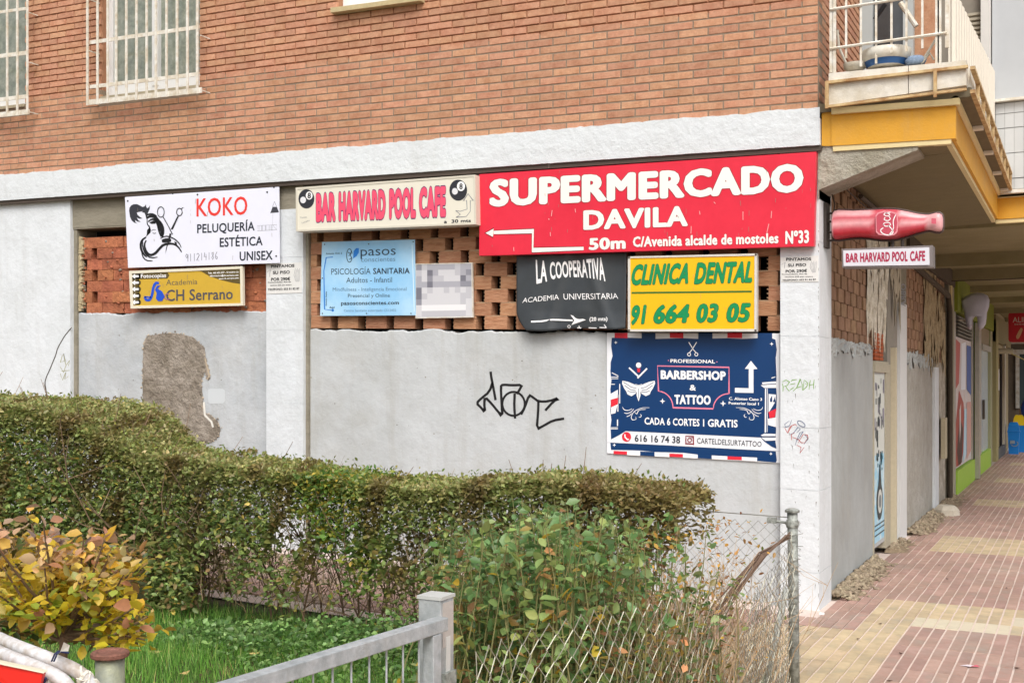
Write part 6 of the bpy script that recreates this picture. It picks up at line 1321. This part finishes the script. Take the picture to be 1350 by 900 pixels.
b = MB(); b.tube([(PX_ - .03, PY_ + .02, .86), (PX_ - .14, PY_ + .02, .87)], .008, 6); b.box(PX_ - .15, PX_ - .10, PY_ + .01, PY_ + .03, .855, .885); b.lathe((PX_ - .012, PY_, .84), [(.031, 0), (.033, .01), (.033, .03), (.031, .04)], 12); b.build('tension_clamp', galv_dull, fn)
b = MB(); b.tube([(PX_ - .16, PY_ - .02, -.05), (PX_ - .04, PY_ - .01, .52)], .018, 10); b.build('brace', M('white_brace', '#b9bdb8', .5, .1, 10), fn, True)
b = MB(); b.tube([(PX_ - .02, PY_ + .02, .89), (-2, PY_ + .02, .89 + .05), (-6.5, PY_ + .02, .89 + .17)], .003, 5); b.build('tension_wire', wire, fn)
chain('back_mesh', (PX_, PY_ + .02), (-6.0, PY_ + .02), .88, None, .065, .0017, fn)
GX, GY = -.055, -5.157
def slack(t): return float(np.interp(t, [0, .1, .22, .4, .55, .7, .8, .88, .95, 1], [.82, .82, .80, .76, .72, .68, .62, .66, .78, .86]))
chain('side_mesh', (GX + .06, GY + .1), (PX_, PY_ - .02), .9, None, .095, .0021, fn, slack=slack, mat=M('pale_wire', '#aaa898', .5, .2, 40, metal=.3))
chain('folded_mesh', (.235, -2.95), (PX_ - .01, PY_ - .05), .8, None, .034, .0015, fn, slack=lambda t: .42 + .38 * t)
b = MB(); pa, pb_, pc_ = (PX_ - .02, PY_ - .03, .80), (PX_ - .11, PY_ - .28, .72), (PX_ - .20, PY_ - .72, .50)
for k in range(10): o_ = rg.normal(0, .012, 3); b.tube([np.array(pa) + o_, np.array(pb_) + rg.normal(0, .012, 3), np.array(pc_) + rg.normal(0, .02, 3), np.array(pc_) + np.array((-.05, -.25, -.16))], .0045, 5)
b.build('rolled_mesh_edge', M('rusty_wire', '#6a5648', .8, .3, 30), fn)
for k in range(26): b = MB() if k == 0 else b; z = .05 + k * .032; an = rg.uniform(0, 6); b.tube([(PX_ + .031 * cos(an + t_) , PY_ + .031 * sin(an + t_), z + t_ * .006) for t_ in (0, .8, 1.6, 2.4, 3.2)] + [(PX_ + rg.uniform(-.02, .06), PY_ + rg.uniform(-.06, .02), z + .03)], .0018, 3, cap=False)
b.build('wire_loops', wire, fn)
# gate
gt = empty('metal_gate', 'galvanised steel gate with thin vertical bars hung on a square post', 'gate', None, (0, 0, 0)); ang = radians(31.9) - YAW; gd_ = -np.array([math.sin(ang), cos(ang), 0.]); gn2 = np.array([gd_[1], -gd_[0], 0])
gp = atD(584, 812, 3.36); gp[2] = 0; zr = .907; gpo = atD(575, 785, 3.46)
def along(t, off=0, z=0): return gp + gd_ * t + gn2 * off + np.array([0, 0, z])
def bar(name, a, b_, hw_, hh_, mat, par):
    a, b_ = np.array(a, float), np.array(b_, float); d = (b_ - a) / np.linalg.norm(b_ - a); s_ = np.cross(d, (0, 0, 1.)); 
    if np.linalg.norm(s_) < .1: s_ = gn2.copy(); u_ = np.cross(s_, d)
    else: s_ /= np.linalg.norm(s_); u_ = np.cross(s_, d)
    m = MB(); m.hexa([a + s_ * hw_ + u_ * hh_, a - s_ * hw_ + u_ * hh_, a - s_ * hw_ - u_ * hh_, a + s_ * hw_ - u_ * hh_], [b_ + s_ * hw_ + u_ * hh_, b_ - s_ * hw_ + u_ * hh_, b_ - s_ * hw_ - u_ * hh_, b_ + s_ * hw_ - u_ * hh_]); o = m.build(name, mat, par)
    bv = o.modifiers.new('bev', 'BEVEL'); bv.width = .003; bv.segments = 2; return o
bar('top_rail', along(.0, .0, zr - .02), along(2.6, .0, zr - .02), .02, .02, galv, gt); bar('bottom_rail', along(.03, 0, .12), along(2.6, 0, .12), .02, .02, galv, gt)
bar('stile', along(.055, 0, .14), along(.055, 0, zr - .041), .02, .02, galv, gt); bar('stile', along(2.58, 0, .14), along(2.58, 0, zr - .041), .02, .02, galv, gt)
for k in range(32): bar('bar', along(.12 + k * .075, 0, .14), along(.12 + k * .075, 0, zr - .041), .003, .003, galv, gt)
for z in (.30, .52, .69): bar('cross_wire', along(.07, .007, z), along(2.56, .007, z), .003, .003, galv, gt)
gpst = empty('gate_post', 'square galvanised gate post with a lock plate and a small white sticker', 'post')
b = MB(); b.box(-.04, .04, -.04, .04, -.1, .945); o = b.build('post', galv, gpst); o.location = (gpo[0], gpo[1], 0); bv = o.modifiers.new('b', 'BEVEL'); bv.width = .004; bv.segments = 2
px_, py_ = gpo[0], gpo[1]
b = MB(); b.box(px_ - .043, px_ + .043, py_ - .043, py_ + .043, .945, .955); b.build('cap', M('cap_plastic', '#b5b7b4', .5, .05, 10), gpst)
def onpost(z0, z1, y0, y1, th, mat, name): b = MB(); b.box(px_ + .0405, px_ + .0405 + th, py_ + y0, py_ + y1, z0, z1); return b.build(name, mat, gpst)
onpost(.80, .935, -.03, .034, .001, M('worn_label', '#b4aea8', .6, .1, 20), 'worn_label'); onpost(.72, .83, -.012, .012, .003, M('faded_strip', '#c8c8c4', .5), 'strip'); o = onpost(.66, .725, -.036, .03, .014, galv_dull, 'lock_plate'); onpost(.60, .655, -.03, .032, .0015, M('sticker_white', '#d9dcd6', .5), 'sticker')
b = MB()
for k in range(4):
    for q in range(5): b.box(px_ + .0421, px_ + .0424, py_ - .022 + q * .010, py_ - .016 + q * .010, .608 + k * .010, .613 + k * .010)
b.build('sticker_print', M('green_ink', '#5c8a6c', .6), gpst)
b = MB(); b.tube([(px_ + .04, py_ + .03, .56), (px_ + .075, py_ + .03, .56)], .012, 8); b.prism([(px_ + .055, py_ + .02, .58), (px_ + .12, py_ + .02, .55), (px_ + .14, py_ + .02, .48), (px_ + .055, py_ + .02, .46)], (0, .006, 0)); b.build('latch', galv_dull, gpst)
# round post with rusty cap
c = atD(145, 852, 2.48); s = empty('round_post', 'thick grey tube post with a rusty brown cap on the lawn edge', 'post', None)
b = MB(); b.tube([(c[0], c[1], -.1), (c[0], c[1], c[2] - .02)], .031, 24); b.build('tube', M('mottled_zinc', '#7f847e', .55, .25, 12, .3, 40, c2='#989a80', metal=.3), s, True)
b = MB(); b.lathe((c[0], c[1], c[2] - .022), [(.030, 0), (.039, 0), (.041, .002), (.041, .009), (.038, .012), (.030, .0115), (.026, .009), (.012, .010), (0, .012)], 28); b.build('cap', M('rust', '#6f4a3c', .7, .2, 40, .6, 80, c2='#86594b'), s)
# white tube barrier with red board and tape
s = empty('road_barrier', 'white tubular barrier with a red board, tied with tape, in the bottom left corner', 'barrier'); wt = M('scuffed_white_tube', '#cfd0d2', .45, .12, 25, .15, 50, c2='#a79a8c')
def curve(pts, D): return [atD(x, y, D + dd) for x, y, dd in pts]
def smoothp(P, k=3):
    P = [np.array(p) for p in P]
    for _ in range(k):
        Q = [P[0]]
        for a, b_ in zip(P[:-1], P[1:]): Q += [a * .75 + b_ * .25, a * .25 + b_ * .75]
        P = Q + [P[-1]]
    return P
b = MB(); b.tube(smoothp(curve([(-60, 812, .3), (0, 843, .1), (60, 866, .0), (105, 884, 0), (122, 905, 0), (130, 960, 0), (130, 1100, 0)], 2.2)), .0135, 14); b.build('tube', wt, s, True)
b = MB(); b.tube(smoothp(curve([(-60, 832, .3), (0, 861, .05), (55, 882, -.05), (84, 896, -.05), (95, 915, -.05), (97, 970, -.05), (97, 1100, -.05)], 2.15)), .0135, 14); b.build('tube', wt, s, True)
b = MB(); q = [atD(-30, 868, 2.12), atD(57, 886.5, 2.05), atD(46, 925, 2.05), atD(-30, 925, 2.12)]; b.hexa([p + np.array([-.004, .01, 0]) for p in q], q); b.build('red_board', M('barrier_red', '#d9291f', .45, .04, 4), s)
b = MB(); q = [atD(-30, 866, 2.12), atD(58, 885, 2.05), atD(57, 887, 2.045), atD(-30, 869, 2.11)]; b.hexa([p + np.array([-.004, .012, 0]) for p in q], q); b.build('board_edge', M('edge_cream', '#cfc8b0', .6), s)
tp_ = M('plastic_tape', '#d8d4c6', .35, .15, 30, .6, 30); b = MB()
def wrap(cs, r_, n=16, jit=.004):
    for k in range(n): t_ = k / n; p = cs[0] * (1 - t_) + cs[1] * t_; b.tube([p + np.array([0, 0, -.004]) + rg.normal(0, .001, 3), p + (cs[1] - cs[0]) * .09 + rg.normal(0, .001, 3)], [r_ * rg.uniform(1, 1.2), r_ * rg.uniform(1, 1.15)], 9)
wrap([atD(108, 884, 2.2), atD(131, 925, 2.2)], .0155)
b.add([atD(*p_) for p_ in ((66, 890, 2.1), (70, 880, 2.1), (64, 900, 2.08), (58, 905, 2.08), (72, 905, 2.1), (60, 893, 2.12))], [(0, 1, 2), (0, 2, 3), (0, 4, 2), (0, 5, 3)]); b.add([atD(*p_) for p_ in ((78, 862, 2.18), (84, 846, 2.16), (92, 850, 2.18), (80, 858, 2.15), (90, 858, 2.17))], [(0, 1, 3), (3, 1, 2), (3, 2, 4)])
b.build('tape', tp_, s)
b = MB()
for x, dx in ((72, 0), (75, 0)): b.tube([atD(x - 4, 871, 2.17), atD(x, 862, 2.16), atD(x + 4, 858, 2.19), atD(x + 16, 860, 2.2)], .0018, 5)
b.tube([atD(60, 893, 2.08), atD(56, 900, 2.08), atD(52, 910, 2.08)], .004, 5); b.build('cord', M('navy_cord', '#26305c', .6), s)
